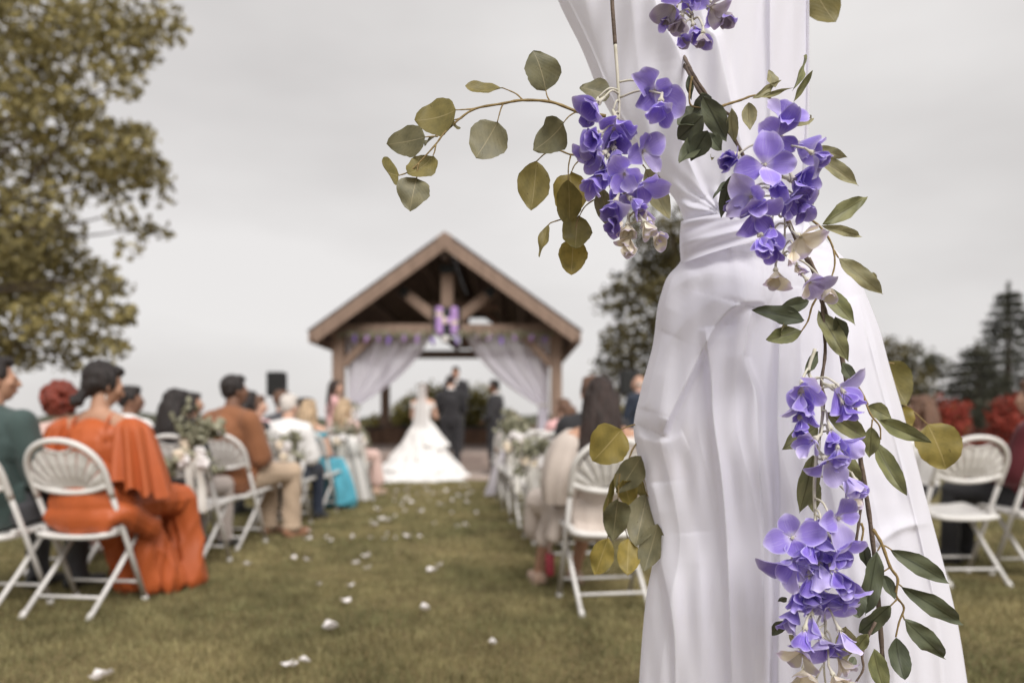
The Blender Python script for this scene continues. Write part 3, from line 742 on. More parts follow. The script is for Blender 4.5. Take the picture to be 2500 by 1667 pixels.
def skeleton(pose, lean=0.0, side=0.0, arms='lap', scale=1.0, knees=0.0, feet=0.0, bow=0.0):
    """joints of a figure facing +Y with its feet on z = 0"""
    J = {}
    if pose == 'sit':
        pel = Vector((0, 0.02, .535)); J['chest'] = pel + Vector((side * .5, -.06 + lean * .6, .31)); J['neck'] = pel + Vector((side, -.07 + lean, .488))
        for s in (-1, 1):
            J['hip', s] = pel + Vector((s * .095, .03, -.01)); J['knee', s] = pel + Vector((s * .12 + knees, .43, -.005)); J['ank', s] = Vector((s * .12 + knees + feet, .47, .085)); J['toe', s] = J['ank', s] + Vector((s * .015, .16, -.055))
    else:
        pel = Vector((0, 0, .94)); J['chest'] = pel + Vector((side * .5, -.01 + lean * .6, .32)); J['neck'] = pel + Vector((side, -.015 + lean, .51))
        for s in (-1, 1):
            J['hip', s] = pel + Vector((s * .09, 0, -.02)); J['knee', s] = pel + Vector((s * .10, .025, -.45)); J['ank', s] = Vector((s * .105, -.01, .085)); J['toe', s] = J['ank', s] + Vector((s * .03, .16, -.055))
    J['pel'] = pel; J['head'] = J['neck'] + Vector((side * .1, .035 + bow * .06, .150 - bow * .02))
    for s in (-1, 1):
        sh = J['neck'] + Vector((s * .182, .0, -.080)); J['sh', s] = sh
        if arms == 'lap': el = sh + Vector((s * .045, .07, -.27)); wrr = Vector((s * .07, pel.y + .26, pel.z + .115)) if pose == 'sit' else sh + Vector((s * -.02, .16, -.46))
        elif arms == 'clasp': el = sh + Vector((s * .06, .02, -.29)); wrr = Vector((s * .045, pel.y + .19, pel.z + .06))
        elif arms == 'bouquet': el = sh + Vector((s * .05, .08, -.26)); wrr = Vector((s * .05, pel.y + .27, pel.z + .22))
        elif arms == 'front': el = sh + Vector((s * .07, .04, -.28)); wrr = Vector((s * .09, pel.y + .24, pel.z + .12))
        else: el = sh + Vector((s * .05, -.01, -.29)); wrr = el + Vector((s * .0, .06, -.25))
        J['el', s] = el; J['wr', s] = wrr
    return J

def hand(m, J, s):
    w, e = J['wr', s], J['el', s]; d = (w - e).normalized()
    if d.z < -.6: side = Vector((0, 1, 0))
    else: side = Vector((s * 1.0, .1, 0)) - d * d.dot(Vector((s, .1, 0)))
    side.normalize(); nrm = d.cross(side).normalized()
    if nrm.z < 0: nrm = -nrm
    pc = w + d * .055
    R = Matrix((side, d, nrm)).transposed(); m.ell(pc, (.040, .055, .017), R, 10, 7)
    for k, L in enumerate((.060, .072, .078, .068)):
        b0 = w + d * .095 + side * (.030 - .020 * k); mid = b0 + d * L * .55 - nrm * .006; tip = mid + d * L * .4 - nrm * .022
        m.cap(b0, mid, .0088, .0082, 6); m.cap(mid, tip, .0082, .0068, 6)
    th = w + d * .03 - side * .032; t2 = th + d * .035 - side * .022 - nrm * .004
    m.cap(th, t2, .0115, .0095, 6); m.cap(t2, t2 + d * .028 - side * .004 - nrm * .008, .0095, .0075, 6)

def body_mb(J, R, sex):
    m = MB(); pel, ch, nk, hd = J['pel'], J['chest'], J['neck'], J['head']; f = sex == 'f'
    m.ell(pel + Vector((0, 0, .02)), (.165 if f else .155, .115, .12)); m.cap(pel + Vector((0, 0, .04)), ch, .115 if f else .13, .125 if f else .14)
    m.ell(ch, (.145 if f else .165, .10 if f else .115, .15)); m.cap(J['sh', -1], J['sh', 1], .052 if f else .062, .052 if f else .062)
    [m.cap(nk + Vector((0, 0, -.01)), J['sh', s_] + Vector((-s_ * .03, 0, .01)), .050, .050) for s_ in (-1, 1)]; m.cap(nk - Vector((0, 0, .06)), nk + (hd - nk) * .55, .055 if f else .062, .047 if f else .055)
    if f:
        for s in (-1, 1): m.ell(ch + Vector((s * .065, .085, .0)), (.055, .05, .055))
    for s in (-1, 1):
        m.cap(J['sh', s], J['el', s], .048 if f else .054, .038 if f else .042); m.cap(J['el', s], J['wr', s], .038 if f else .042, .025 if f else .029); hand(m, J, s)
        m.cap(J['hip', s], J['knee', s], .085, .056); m.cap(J['knee', s], J['knee', s].lerp(J['ank', s], .35), .055, .054); m.cap(J['knee', s].lerp(J['ank', s], .35), J['ank', s], .054, .034)
        m.cap(J['ank', s] + Vector((0, -.035, -.04)), J['toe', s], .034, .024)
    # head
    def h(c, r, n=(12, 9)): m.ell(hd + R @ Vector(c), r, R, *n)
    h((0, -.012, .035), (.073, .092, .085), (14, 10)); h((0, .028, -.02), (.060, .064, .085)); h((0, .045, -.072), (.036, .038, .034))
    h((0, .078, .018), (.052, .016, .018)); m.cap(hd + R @ Vector((0, .090, .015)), hd + R @ Vector((0, .108, -.022)), .010, .0145, 7)
    h((0, .084, -.055), (.026, .014, .014))
    for s in (-1, 1): h((s * .075, -.004, -.012), (.010, .022, .032)); h((s * .040, .062, -.015), (.024, .022, .022))
    return m

def hair_mb(J, R, style, g):
    m = MB(); hd = J['head']
    def h(c, r, n=(14, 10)): m.ell(hd + R @ Vector(c), r, R, *n)
    def P(*c): return hd + R @ Vector(c)
    if style == 'bald':
        for s in (-1, 1): h((s * .066, -.03, -.01), (.015, .05, .035))
        h((0, -.085, -.015), (.06, .02, .035)); return m
    if style in ('short', 'crop', 'grey_short'):
        h((0, -.020, .042), (.081, .094, .090)); h((0, -.050, .000), (.072, .052, .062)); h((0, .035, .095), (.062, .05, .035))
        for s in (-1, 1): h((s * .070, -.005, .02), (.013, .035, .035))
        if style == 'short':
            for k in range(26): a = g.uniform(0, 6.28); e = g.uniform(.25, 1.3); h((.072 * math.cos(a) * math.cos(e), -.02 + .085 * math.sin(a) * math.cos(e), .045 + .085 * math.sin(e)), (.02, .02, .016), (7, 5))
        return m
    h((0, -.024, .040), (.083, .097, .093)); h((0, -.056, -.008), (.074, .052, .070 if style in ('bun', 'updo') else .080)); h((0, .04, .092), (.060, .045, .032))
    for s in (-1, 1): h((s * .072, -.005, .015), (.015, .045, .055))
    if style == 'bun':
        h((0, -.098, -.118), (.040, .034, .036)); h((.020, -.112, -.125), (.026, .022, .026)); h((-.022, -.11, -.108), (.024, .022, .024)); m.cap(P(0, -.075, -.065), P(0, -.092, -.105), .032, .028)
    elif style == 'updo':
        h((0, -.10, .085), (.045, .045, .045)); h((.01, -.125, .06), (.03, .03, .03))
    elif style == 'curly':
        for k in range(70):
            a = g.uniform(0, 6.28); e = g.uniform(-1.1, 1.4); q = Vector((.105 * math.cos(a) * math.cos(e), -.035 + .105 * math.sin(a) * math.cos(e), .02 + .115 * math.sin(e)))
            if q.y < .045: h(q, (.032, .032, .03), (7, 5))
    else:                                                   # long hair over the back, in wavy locks
        L = dict(long=.42, mid=.26, extra=.52)[style]; n = 15
        for k in range(n):
            u = -1 + 2 * k / (n - 1); x0, y0 = .074 * u, -.055 - .045 * (1 - u * u)
            pts = [P(x0, y0, .02)]
            for q in range(1, 5):
                f = q / 4; pts.append(P(x0 * (1 + .75 * f) + .012 * math.sin(q * 2 + k), y0 - .02 * f - .025 * math.sin(f * 3.0), -.0 - L * f * (1 - .10 * u * u) + g.uniform(-.02, .02) * (q == 4)))
            m.tube(spline(pts, 3), [.030] * 3 + [.029] * 3 + [.026] * 3 + [.020] * 3 + [.008], 8)
        for s in (-1, 1):
            pts = [P(s * .078, .01, .03), P(s * .088, .0, -.06), P(s * .095, -.005, -.16), P(s * .10, .005, -L * .75)]
            m.tube(spline(pts, 4), [.022] * 8 + [.02] * 4 + [.008], 8)
    return m

def torso_mb(J, sex, inf=.016, sleeve='long', hem=.0, flare=0.0, loose=0.0):
    m = MB(); pel, ch, nk = J['pel'], J['chest'], J['neck']; f = sex == 'f'
    m.ell(pel + Vector((0, 0, .03 - hem * .3)), (.163 + inf + flare, .118 + inf + flare * .7, .13 + hem)); m.cap(pel + Vector((0, 0, .05)), ch, .118 + inf + loose, .13 + inf + loose * .5)
    m.ell(ch, (.152 + inf if f else .172 + inf, .105 + inf, .155 + inf)); m.cap(J['sh', -1] + Vector((0, 0, -.010 - (.03 if sleeve == 'none' else 0))), J['sh', 1] + Vector((0, 0, -.010 - (.03 if sleeve == 'none' else 0))), .050 + inf, .050 + inf)
    if not (f and sleeve == 'none'): [m.cap(nk + Vector((0, -.005, -.03)), J['sh', s_] + Vector((-s_ * .03, 0, .005)), .050 + inf, .050 + inf) for s_ in (-1, 1)]
    m.ell(ch + Vector((0, 0, .06)), (.160 + inf, .105 + inf, .09))
    if f:
        for s in (-1, 1): m.ell(ch + Vector((s * .065, .085, .0)), (.058 + inf * .5, .055, .058))
    else: m.cap(nk - Vector((0, 0, .07)), nk - Vector((0, 0, .01)), .085, .066)
    for s in (-1, 1):
        if sleeve in ('long', 'short'):
            e = J['el', s] if sleeve == 'long' else J['sh', s].lerp(J['el', s], .7)
            m.cap(J['sh', s], e, .056 + inf, .046 + inf + loose * .4)
        if sleeve == 'long': m.cap(J['el', s], J['el', s].lerp(J['wr', s], .93), .045 + inf + loose * .4, .032 + inf * .8)
    return m
def trousers_mb(J, inf=.014, wide=0.0):
    m = MB(); pel = J['pel']; m.ell(pel, (.165 + inf, .125 + inf, .125))
    for s in (-1, 1):
        m.cap(J['hip', s], J['knee', s], .090 + inf, .064 + inf); m.cap(J['knee', s], J['ank', s] + Vector((0, 0, .015)), .062 + inf, .045 + inf + wide)
        m.ell(J['ank', s] + Vector((0, 0, .0)), (.052 + inf + wide, .055 + inf + wide, .03))
    return m
def skirt_mb(J, pose, length=1.0, flare=.10, side=0.0):
    """a skirt over the lap that falls to the given fraction of the shin (or straight when standing)"""
    m = MB(); pel = J['pel']; m.ell(pel, (.185, .14, .13))
    if pose == 'sit':
        for s in (-1, 0, 1):
            k = (J['knee', -1] + J['knee', 1]) / 2 + Vector((s * .10, 0, 0)); m.cap(pel + Vector((s * .08, .02, 0)), k, .11, .085)
            a = Vector(k); b = Vector((k.x + s * flare * .5 + side, k.y + .03 + flare * .3, k.z * (1 - length) + .05)); m.cap(a, b, .085, .085 + flare * .45)
        m.cap(pel + Vector((0, .05, -.05)), pel + Vector((0, .2, -.05)), .12, .10)
    else:
        for s in (-1, 0, 1):
            m.cap(pel + Vector((s * .06, 0, -.02)), Vector((s * (.07 + flare), 0, .94 * (1 - length) + .06)), .12, .09 + flare * .5)
    return m

def person(label, x, y, rz, pose='sit', sex='f', skin='skin_light', hair='long', haircol='hair_dark', top=None, bottom=None, shoes='leather_black', scale=1.0, vox=.011,
           yaw=0, pitch=0, extra=None, fine=True, **sk):
    t = thing('person', label, 'person', (x, y, 0), math.radians(rz)); t.scale = (scale,) * 3
    g = random.Random(int(abs(x * 131 + y * 977)) + 1)
    J = skeleton(pose, **sk); R = Euler((math.radians(-pitch), 0, math.radians(yaw))).to_matrix()
    bo = blob('body', body_mb(J, R, sex), M[skin], t, vox if fine else vox * 1.3, 3)
    for s in (-1, 1):
        mb = MB(); mb.ell(J['head'] + R @ Vector((s * .029, .079, .003)), (.011, .006, .006), R, 8, 6); mb.build('eye', M['eye'], t, True, False)
    mb = MB(); mb.ell(J['head'] + R @ Vector((0, .093, -.056)), (.022, .007, .008), R, 8, 6); mb.build('mouth', M['lips'], t, True, False)
    if hair: blob('hair', hair_mb(J, R, hair, g), M[haircol], t, vox * .8 if fine else vox, 2, wr(.004, 140, 5, g.randint(0, 99)))
    if top:
        kind, col, kw = top; blob(kind, torso_mb(J, sex, **kw), M[col], t, vox if fine else vox * 1.3, 4, wr(.006, 26, 15, g.randint(0, 99)))
    if bottom:
        kind, col, kw = bottom
        if kind == 'trousers': blob('trousers', trousers_mb(J, **kw), M[col], t, vox if fine else vox * 1.3, 3, wr(.006, 30, 18, g.randint(0, 99)))
        else: blob('skirt', skirt_mb(J, pose, **kw), M[col], t, vox if fine else vox * 1.3, 5, folds(.012, 14, 0, J['pel'].y + (.25 if pose == 'sit' else 0), g.randint(0, 99)))
    if shoes:
        for s in (-1, 1):
            mb = MB(); mb.cap(J['ank', s] + Vector((0, -.045, -.038)), J['toe', s] + Vector((0, .02, 0)), .044, .031); mb.box(J['ank', s] + Vector((s * .01, .06, -.077)), (.075, .25, .014), bev=.005); blob('shoe', mb, M[shoes], t, .009, 2)
    if extra: extra(t, J, R)
    return t
def collar(col):
    def f(t, J, R):
        mb = MB(); nk = J['neck']; mb.tube([nk + Vector((.062 * math.cos(a), .060 * math.sin(a) + .008, .012 - .02 * math.sin(a))) for a in np.linspace(0, 6.283, 17)], .013, 6, False, 1.6); mb.build('shirt_collar', M[col], t, True, False)
        mb = MB(); mb.ell(nk + Vector((0, .098, -.13)), (.045, .03, .11)); mb.build('shirt_front', M[col], t, True, False)
    return f

suit = ('jacket', 'cloth_suit', dict(inf=.022, sleeve='long', hem=.05, flare=.01))
black_tr = ('trousers', 'cloth_suit', {})
# --- left side, nearest row
chair('white folding chair under the man in dark green, cut by left edge', -2.74, 3.86, -6)
chair('white folding chair under the woman in orange', -2.27, 3.95, -7)
person('man in dark green shirt seated at the left edge', -2.78, 3.92, -8, 'sit', 'm', 'skin_tan', 'crop', 'hair_black', ('shirt', 'cloth_green', dict(inf=.024, sleeve='long', hem=.03, loose=.015)), ('trousers', 'cloth_grey', {}), yaw=-42, lean=.05, vox=.009, scale=1.04)

def orange_extras(t, J, R):
    # flutter cape sleeve on both shoulders, with hanging folds
    for s in (-1, 1):
        c0 = J['sh', s] + Vector((s * .0, 0, .012)); V = []; n, m_ = 72, 16; L = .33 if s > 0 else .30
        for j in range(m_ + 1):
            v = j / m_
            for i in range(n + 1):
                a = i / n * 2 * math.pi; k = (.060 + .050 * v ** .8) * min(1, .15 + v * 5) ** .6
                rp = 1 + (.24 * math.sin(a * 9 + .5 * v + s) + .12 * math.sin(a * 15 + 1)) * v ** .7
                V.append((c0.x + s * .065 * v + k * rp * math.cos(a) * 1.05, c0.y + .01 + k * rp * math.sin(a) * 1.25, c0.z + .045 - .03 * v - L * v ** 1.25 + .018 * math.sin(a * 9) * v + .05 * v * math.cos(a) * -s))
        F = [(j * (n + 1) + i, j * (n + 1) + i + 1, (j + 1) * (n + 1) + i + 1, (j + 1) * (n + 1) + i) for j in range(m_) for i in range(n)]
        mesh('flutter_sleeve', V, F, M['cloth_orange'], t, True, False)
    nk = J['neck']
    for s in (-1, 1):
        mb = MB(); mb.tube(spline([nk + Vector((s * .10, -.085, -.15)), nk + Vector((s * .098, -.068, -.05)), nk + Vector((s * .09, .0, .005))], 5), .008, 6); mb.build('shoulder_strap', M['cloth_orange'], t, True, False)
    for s in (-1, 1):
        mb = MB(); p = J['head'] + R @ Vector((s * .082, .0, -.055)); mb.tube([p, p - Vector((0, 0, .03))], [.002, .004], 6); mb.build('earring', M['white_plastic'], t, True, False)
    # long satin skirt over the lap and down to the grass on the aisle side
    m = MB(); pel = J['pel']; m.ell(pel + Vector((0, -.02, -.02)), (.225, .165, .135)); m.ell(pel + Vector((0, -.05, .12)), (.185, .135, .15)); m.ell(Vector((.0, -.125, .56)), (.205, .085, .175)); m.ell(Vector((.0, -.145, .48)), (.215, .07, .10)); m.ell(Vector((-.02, -.10, .68)), (.18, .09, .14)); m.cap(Vector((.19, -.08, .50)), Vector((.21, .1, .40)), .07, .07)
    for k in range(7):
        u = -1 + k / 3; kn = Vector((.02 + u * .16, pel.y + .43, .545 - .02 * abs(u))); m.cap(pel + Vector((u * .09, .03, 0)), kn, .115, .085)
        m.cap(kn, Vector((.02 + u * .19, pel.y + .45, .30)), .085, .085); m.cap(Vector((.02 + u * .19, pel.y + .45, .30)), Vector((.03 + u * .21, pel.y + .44, .055)), .085, .09)
    m.cap(Vector((.08, .20, .45)), Vector((.19, .30, .08)), .09, .10); m.cap(Vector((-.05, .15, .45)), Vector((-.02, .28, .07)), .09, .10); m.cap(Vector((.12, .12, .46)), Vector((.15, .20, .08)), .07, .08)
    def w(c):
        x, y, z = c[:, 0], c[:, 1], c[:, 2]; a = np.arctan2(y - .3, x - .12)
        rg = lambda q: 1 - 2 * np.abs(np.sin(q)) ** .75
        s = .6 * rg(a * 6 + 1.6 * np.sin(z * 7 + x * 6) + y * 5) + .75 * rg(z * 13 - x * 8 + 1.8 * np.sin(a * 3 + z * 5)) * np.clip((z - .10) * 4, 0, 1) + .35 * rg(x * 24 + y * 15 + 2.2 * np.sin(z * 9))
        return .014 * s * np.clip((.66 - z) * 2.6, .15, 1)
    blob('skirt', m, M['cloth_orange'], t, .008, 5, w)
person('woman in burnt orange satin dress with black hair in low bun', -2.24, 4.02, -8, 'sit', 'f', 'skin_tan', 'bun', 'hair_black', ('dress_top', 'cloth_orange', dict(inf=.012, sleeve='none', hem=.02)), None, 'suede_beige', 1.02, .009, yaw=-34, pitch=16, extra=orange_extras, lean=.03)

# --- left side, second row
chair('white folding chair with the big bouquet and ivory ribbon tied to it', -2.23, 5.08, -6)
chair('white folding chair behind the green shirt, under the redhead', -2.95, 5.0, -4)
person('woman with curly red hair seated left beyond the green shirt', -3.15, 5.2, -6, 'sit', 'f', 'skin_light', 'curly', 'hair_red', ('dress_top', 'cloth_blush', dict(inf=.012, sleeve='short')), ('skirt', 'cloth_blush', {}), yaw=-10, vox=.012, scale=.97)
person('woman with long black hair and dark top behind the bouquet', -2.42, 5.35, -8, 'sit', 'f', 'skin_brown', 'long', 'hair_black', ('blouse', 'cloth_dark', dict(inf=.014, sleeve='long')), ('trousers', 'cloth_greige', {}), yaw=-15, vox=.012, scale=.95, side=.0)
# --- third row
chair('white folding chair under the man in brown jacket', -2.26, 5.92, -8)
person('man in rust brown jacket and khaki trousers seated by the aisle', -2.27, 6.0, -24, 'sit', 'm', 'skin_brown', 'crop', 'hair_black', ('jacket', 'cloth_brown', dict(inf=.034, sleeve='long', hem=.05, flare=.02, loose=.02)), ('trousers', 'cloth_khaki', dict(inf=.022, wide=.012)), 'leather_tan', 1.06, .010, yaw=-18, lean=.03, knees=.06, feet=-.02)
person('man in white shirt with dark hair seated left of centre', -3.22, 6.25, -20, 'sit', 'm', 'skin_brown', 'crop', 'hair_black', ('shirt', 'cloth_white', dict(inf=.03, sleeve='long', hem=.03, loose=.02)), ('trousers', 'cloth_grey', {}), yaw=-40, vox=.013, fine=False)
chair('white folding chair under the man in white shirt at left', -3.22, 6.15, -10)
# --- fourth row
chair('white folding chair under the white haired man', -2.18, 7.0, -7)
person('white haired man in white shirt and navy trousers by the aisle', -2.17, 7.08, -10, 'sit', 'm', 'skin_light', 'grey_short', 'hair_grey', ('shirt', 'cloth_white', dict(inf=.03, sleeve='long', hem=.03, loose=.02)), ('trousers', 'cloth_navy', {}), vox=.012, yaw=-20, pitch=8, lean=.08, scale=.97)
person('dark haired person in black half hidden by the brown jacket', -2.55, 7.15, -10, 'sit', 'f', 'skin_brown', 'mid', 'hair_black', ('blouse', 'cloth_dark', dict(inf=.014, sleeve='long')), ('trousers', 'cloth_dark', {}), vox=.014, fine=False, yaw=-30)
person('woman with dark hair in black looking right, far left row', -3.28, 7.6, -30, 'sit', 'f', 'skin_tan', 'mid', 'hair_black', ('blouse', 'cloth_dark', dict(inf=.016, sleeve='long')), ('trousers', 'cloth_dark', {}), vox=.014, fine=False, yaw=-40)
# --- fifth row
def turq_extra(t, J, R):
    V = []; n, m_ = 60, 20
    for j in range(m_ + 1):
        v = j / m_
        for i in range(n + 1):
            u = i / n; rip = math.sin(u * 27 + 2 * v) + .5 * math.sin(u * 47 + 1)
            V.append((.17 + .10 * math.sin(v * 1.5) + .022 * rip * v ** .6 + .06 * v * u, .10 + .36 * u + .05 * v * (u - .3), .60 - .50 * v ** 1.1 - .02 * math.sin(u * 5)))
    F = [(j * (n + 1) + i, j * (n + 1) + i + 1, (j + 1) * (n + 1) + i + 1, (j + 1) * (n + 1) + i) for j in range(m_) for i in range(n)]
    mesh('skirt_drape', V, F, M['cloth_turq'], t, True, False)
chair('white folding chair half covered by the turquoise dress', -2.16, 7.95, -8)
person('woman with long light brown hair and turquoise dress by the aisle', -2.19, 8.0, -14, 'sit', 'f', 'skin_light', 'mid', 'hair_blond', ('dress_top', 'cloth_turq', dict(inf=.010, sleeve='none')), ('skirt', 'cloth_turq', dict(length=.9, flare=.10, side=.02)), 'suede_beige', vox=.012, yaw=-12, knees=.02, scale=.95, extra=turq_extra)
person('man with short auburn hair in pink shirt among left guests', -2.95, 8.6, -30, 'sit', 'm', 'skin_light', 'short', 'hair_brown', ('shirt', 'cloth_pink', dict(inf=.02, sleeve='long')), ('trousers', 'cloth_grey', {}), vox=.014, fine=False, yaw=-50)
person('man with brown hair seated in front of the left loudspeaker', -2.85, 9.2, -25, 'sit', 'm', 'skin_light', 'short', 'hair_brown', ('jacket', 'cloth_grey', dict(inf=.022, sleeve='long')), ('trousers', 'cloth_grey', {}), vox=.014, fine=False, yaw=-30, scale=1.06)
# --- sixth and seventh rows
chair('white folding chair between turquoise dress and blush dress', -2.14, 8.95, -8)
chair('white folding chair under the woman in blush, nearest the altar', -2.14, 9.85, -9)
person('blond woman in pale blush dress on the aisle end near the altar', -2.20, 9.75, -24, 'sit', 'f', 'skin_light', 'mid', 'hair_blond', ('dress_top', 'cloth_blush', dict(inf=.012, sleeve='short')), ('skirt', 'cloth_blush', dict(length=.72, flare=.03)), 'suede_beige', vox=.012, yaw=-12, knees=.05, scale=1.0)
person('woman with dark topknot in purple dress, left guests', -2.82, 10.2, -50, 'sit', 'f', 'skin_tan', 'updo', 'hair_black', ('dress_top', 'cloth_purple', dict(inf=.012, sleeve='none')), ('skirt', 'cloth_purple', {}), vox=.013, fine=False, yaw=-40, scale=1.02)
brd = person('bridesmaid in pink dress with long dark hair standing at left', -3.0, 12.45, -68, 'stand', 'f', 'skin_light', 'extra', 'hair_dark', ('dress_top', 'cloth_pink', dict(inf=.014, sleeve='short')), ('skirt', 'cloth_pink', dict(length=.95, flare=.08)), 'suede_beige', vox=.012, yaw=-15, arms='bouquet', scale=.98)

# --- the couple, the officiant and the best man
def gown(t, J, R):
    # tiered ball gown with a train, each tier a rippled flounce over the last
    tiers = [(1.06, .80, .13, .30), (.90, .58, .24, .43), (.70, .36, .34, .53), (.48, .16, .44, .66), (.28, .012, .54, .86)]
    for q, (z0, z1, r0, r1) in enumerate(tiers):
        V = []; n, m_ = 120, 12
        for j in range(m_ + 1):
            v = j / m_
            for i in range(n + 1):
                a = i / n * 2 * math.pi; back = max(0, -math.sin(a)) ; lf = max(0, -math.cos(a))
                r = r0 + (r1 - r0) * (v ** .8); tr = (.32 * back + .26 * lf * (q > 2)) * (q / 4) ** 2 * v
                rip = 1 + v * (.075 * math.sin(a * 11 + q * 2) + .05 * math.sin(a * 19 + q) + .03 * math.sin(a * 31))
                V.append(((r + tr * .9) * rip * math.cos(a) + .05 * math.sin(q * 2.3) * v, (r * .85 + tr) * rip * math.sin(a), z0 + (z1 - z0) * v + .03 * v * math.sin(a * 5 + q * 1.7) * (q < 4)))
        F = [(j * (n + 1) + i, j * (n + 1) + i + 1, (j + 1) * (n + 1) + i + 1, (j + 1) * (n + 1) + i) for j in range(m_) for i in range(n)]
        mesh('gown_tier', V, F, M['cloth_gown'], t, True, False)
    V = []; n, m_ = 24, 24
    for j in range(m_ + 1):
        v = j / m_
        for i in range(n + 1):
            u = -1 + 2 * i / n; w = .055 + .13 * v
            V.append((.015 + u * w, J['head'].y - .10 - .10 * v ** .6 + .02 * math.sin(u * 9 + v * 2) - .03 * (1 - u * u), J['head'].z + .10 - .95 * v))
    F = [(j * (n + 1) + i, j * (n + 1) + i + 1, (j + 1) * (n + 1) + i + 1, (j + 1) * (n + 1) + i) for j in range(m_) for i in range(n)]
    mesh('veil', V, F, M['veil'], t, True, False)
person('bride in tiered white ball gown and veil seen from behind', -1.56, 12.95, -12, 'stand', 'f', 'skin_light', 'bun', 'hair_brown', ('bodice', 'cloth_gown', dict(inf=.010, sleeve='none')), None, None, .96, .011, yaw=-14, arms='bouquet', extra=gown)
person('groom in charcoal suit seen from behind beside the bride', -1.13, 13.6, 6, 'stand', 'm', 'skin_light', 'crop', 'hair_dark', suit, black_tr, 'leather_black', 1.08, .011, pitch=22, arms='bouquet', bow=.6, extra=collar('cloth_white'))
person('officiant in black suit standing behind the couple on the step', -1.20, 15.72, 180, 'stand', 'm', 'skin_tan', 'crop', 'hair_black', suit, black_tr, 'leather_black', 1.04, .012, pitch=10, arms='bouquet', extra=collar('cloth_white')).location.z = .37
person('best man in black suit with clasped hands facing left', -.31, 13.5, 68, 'stand', 'm', 'skin_brown', 'crop', 'hair_black', suit, black_tr, 'leather_black', 1.02, .011, yaw=6, arms='clasp', extra=collar('cloth_white'))

# --- right side
chair('white folding chair under the woman in cream blouse', .50, 4.02, 9)
def cream_extras(t, J, R):
    # wide cape sleeve at the aisle side and the skirt spilling over the chair
    for s in (-1, 1):
        c0 = J['sh', s]; V = []; n, m_ = 48, 14
        for j in range(m_ + 1):
            v = j / m_
            for i in range(n + 1):
                a = i / n * 2 * math.pi; k = (.070 + .036 * math.sin(math.pi * min(1, v * .9)) + .012 * v) * min(1, .10 + v * 6) ** .5
                rp = 1 + .09 * math.sin(a * 7 + v * 2) * v
                V.append((c0.x + s * .05 * math.sin(v * 1.8) + k * rp * math.cos(a), c0.y + .02 + .06 * v + k * rp * math.sin(a) * 1.15, c0.z + .055 - .43 * v))
        F = [(j * (n + 1) + i, j * (n + 1) + i + 1, (j + 1) * (n + 1) + i + 1, (j + 1) * (n + 1) + i) for j in range(m_) for i in range(n)]
        mesh('wide_sleeve', V, F, M['cloth_cream'], t, True, False)
    m = MB(); pel = J['pel']; m.ell(pel + Vector((0, -.02, -.02)), (.215, .15, .15)); m.ell(pel + Vector((0, -.06, -.10)), (.20, .10, .10))
    for k in range(5):
        u = -1 + k / 2; kn = Vector((-.10 + u * .18, pel.y + .42, .53)); m.cap(pel + Vector((u * .09, .02, 0)), kn, .11, .085); m.cap(kn, Vector((-.12 + u * .17, pel.y + .43, .37)), .085, .075)
    m.cap(Vector((-.20, .12, .50)), Vector((-.25, .10, .36)), .07, .05); m.cap(Vector((-.22, .24, .5)), Vector((-.27, .26, .33)), .06, .05)
    blob('skirt', m, M['flower_floral'] if False else M['cloth_cream'], t, .010, 4, folds(.010, 12, -.05, .2, 5))
person('woman with long dark hair in cream blouse seated right of aisle', .49, 4.12, 10, 'sit', 'f', 'skin_tan', 'extra', 'hair_dark', ('blouse', 'cloth_cream', dict(inf=.02, sleeve='none', loose=.02)), None, 'suede_beige', .96, .009, yaw=-12, pitch=5, extra=cream_extras, feet=-.10, knees=-.04)
hb = thing('handbag', 'pink and red bag beside the cream skirt', 'bag', (.20, 4.3, 0))
mb = MB(); mb.box((.22, 4.3, .17), (.05, .11, .13), bev=.02); mb.build('bag_body', M['cloth_maroon'] if False else mat('bag_red', (.36, .05, .07)), hb, True)
mb = MB(); mb.tube(spline([(.22, 4.26, .23), (.22, 4.27, .33), (.22, 4.33, .33), (.22, 4.34, .23)], 5), .008, 6); mb.build('handle', M['cloth_blush'], hb, True)
person('man with brown hair just beyond the cream blouse', .57, 5.3, 5, 'sit', 'm', 'skin_light', 'crop', 'hair_brown', ('jacket', 'cloth_dark', dict(inf=.024, sleeve='long')), ('trousers', 'cloth_dark', {}), vox=.012, yaw=6, scale=1.02)
chair('white folding chair beyond the cream blouse, under brown haired man', .42, 5.2, 7)
person('bald older man in navy suit near the right loudspeaker', 1.88, 10.9, 35, 'stand', 'm', 'skin_light', 'bald', 'hair_grey', ('jacket', 'cloth_navy', dict(inf=.024, sleeve='long', hem=.05)), ('trousers', 'cloth_navy', {}), vox=.013, yaw=20, extra=collar('cloth_blush'), scale=.97)
person('person with auburn hair beside the right pavilion post', .66, 9.7, 20, 'sit', 'f', 'skin_light', 'mid', 'hair_brown', ('blouse', 'cloth_pink', dict(inf=.016, sleeve='long')), ('trousers', 'cloth_dark', {}), vox=.013, fine=False, yaw=30)
person('man in dark grey jacket in the right rows', .62, 7.6, 25, 'sit', 'm', 'skin_light', 'crop', 'hair_brown', ('jacket', 'cloth_grey', dict(inf=.026, sleeve='long')), ('trousers', 'cloth_dark', {}), vox=.013, yaw=30, lean=.12, scale=.90)
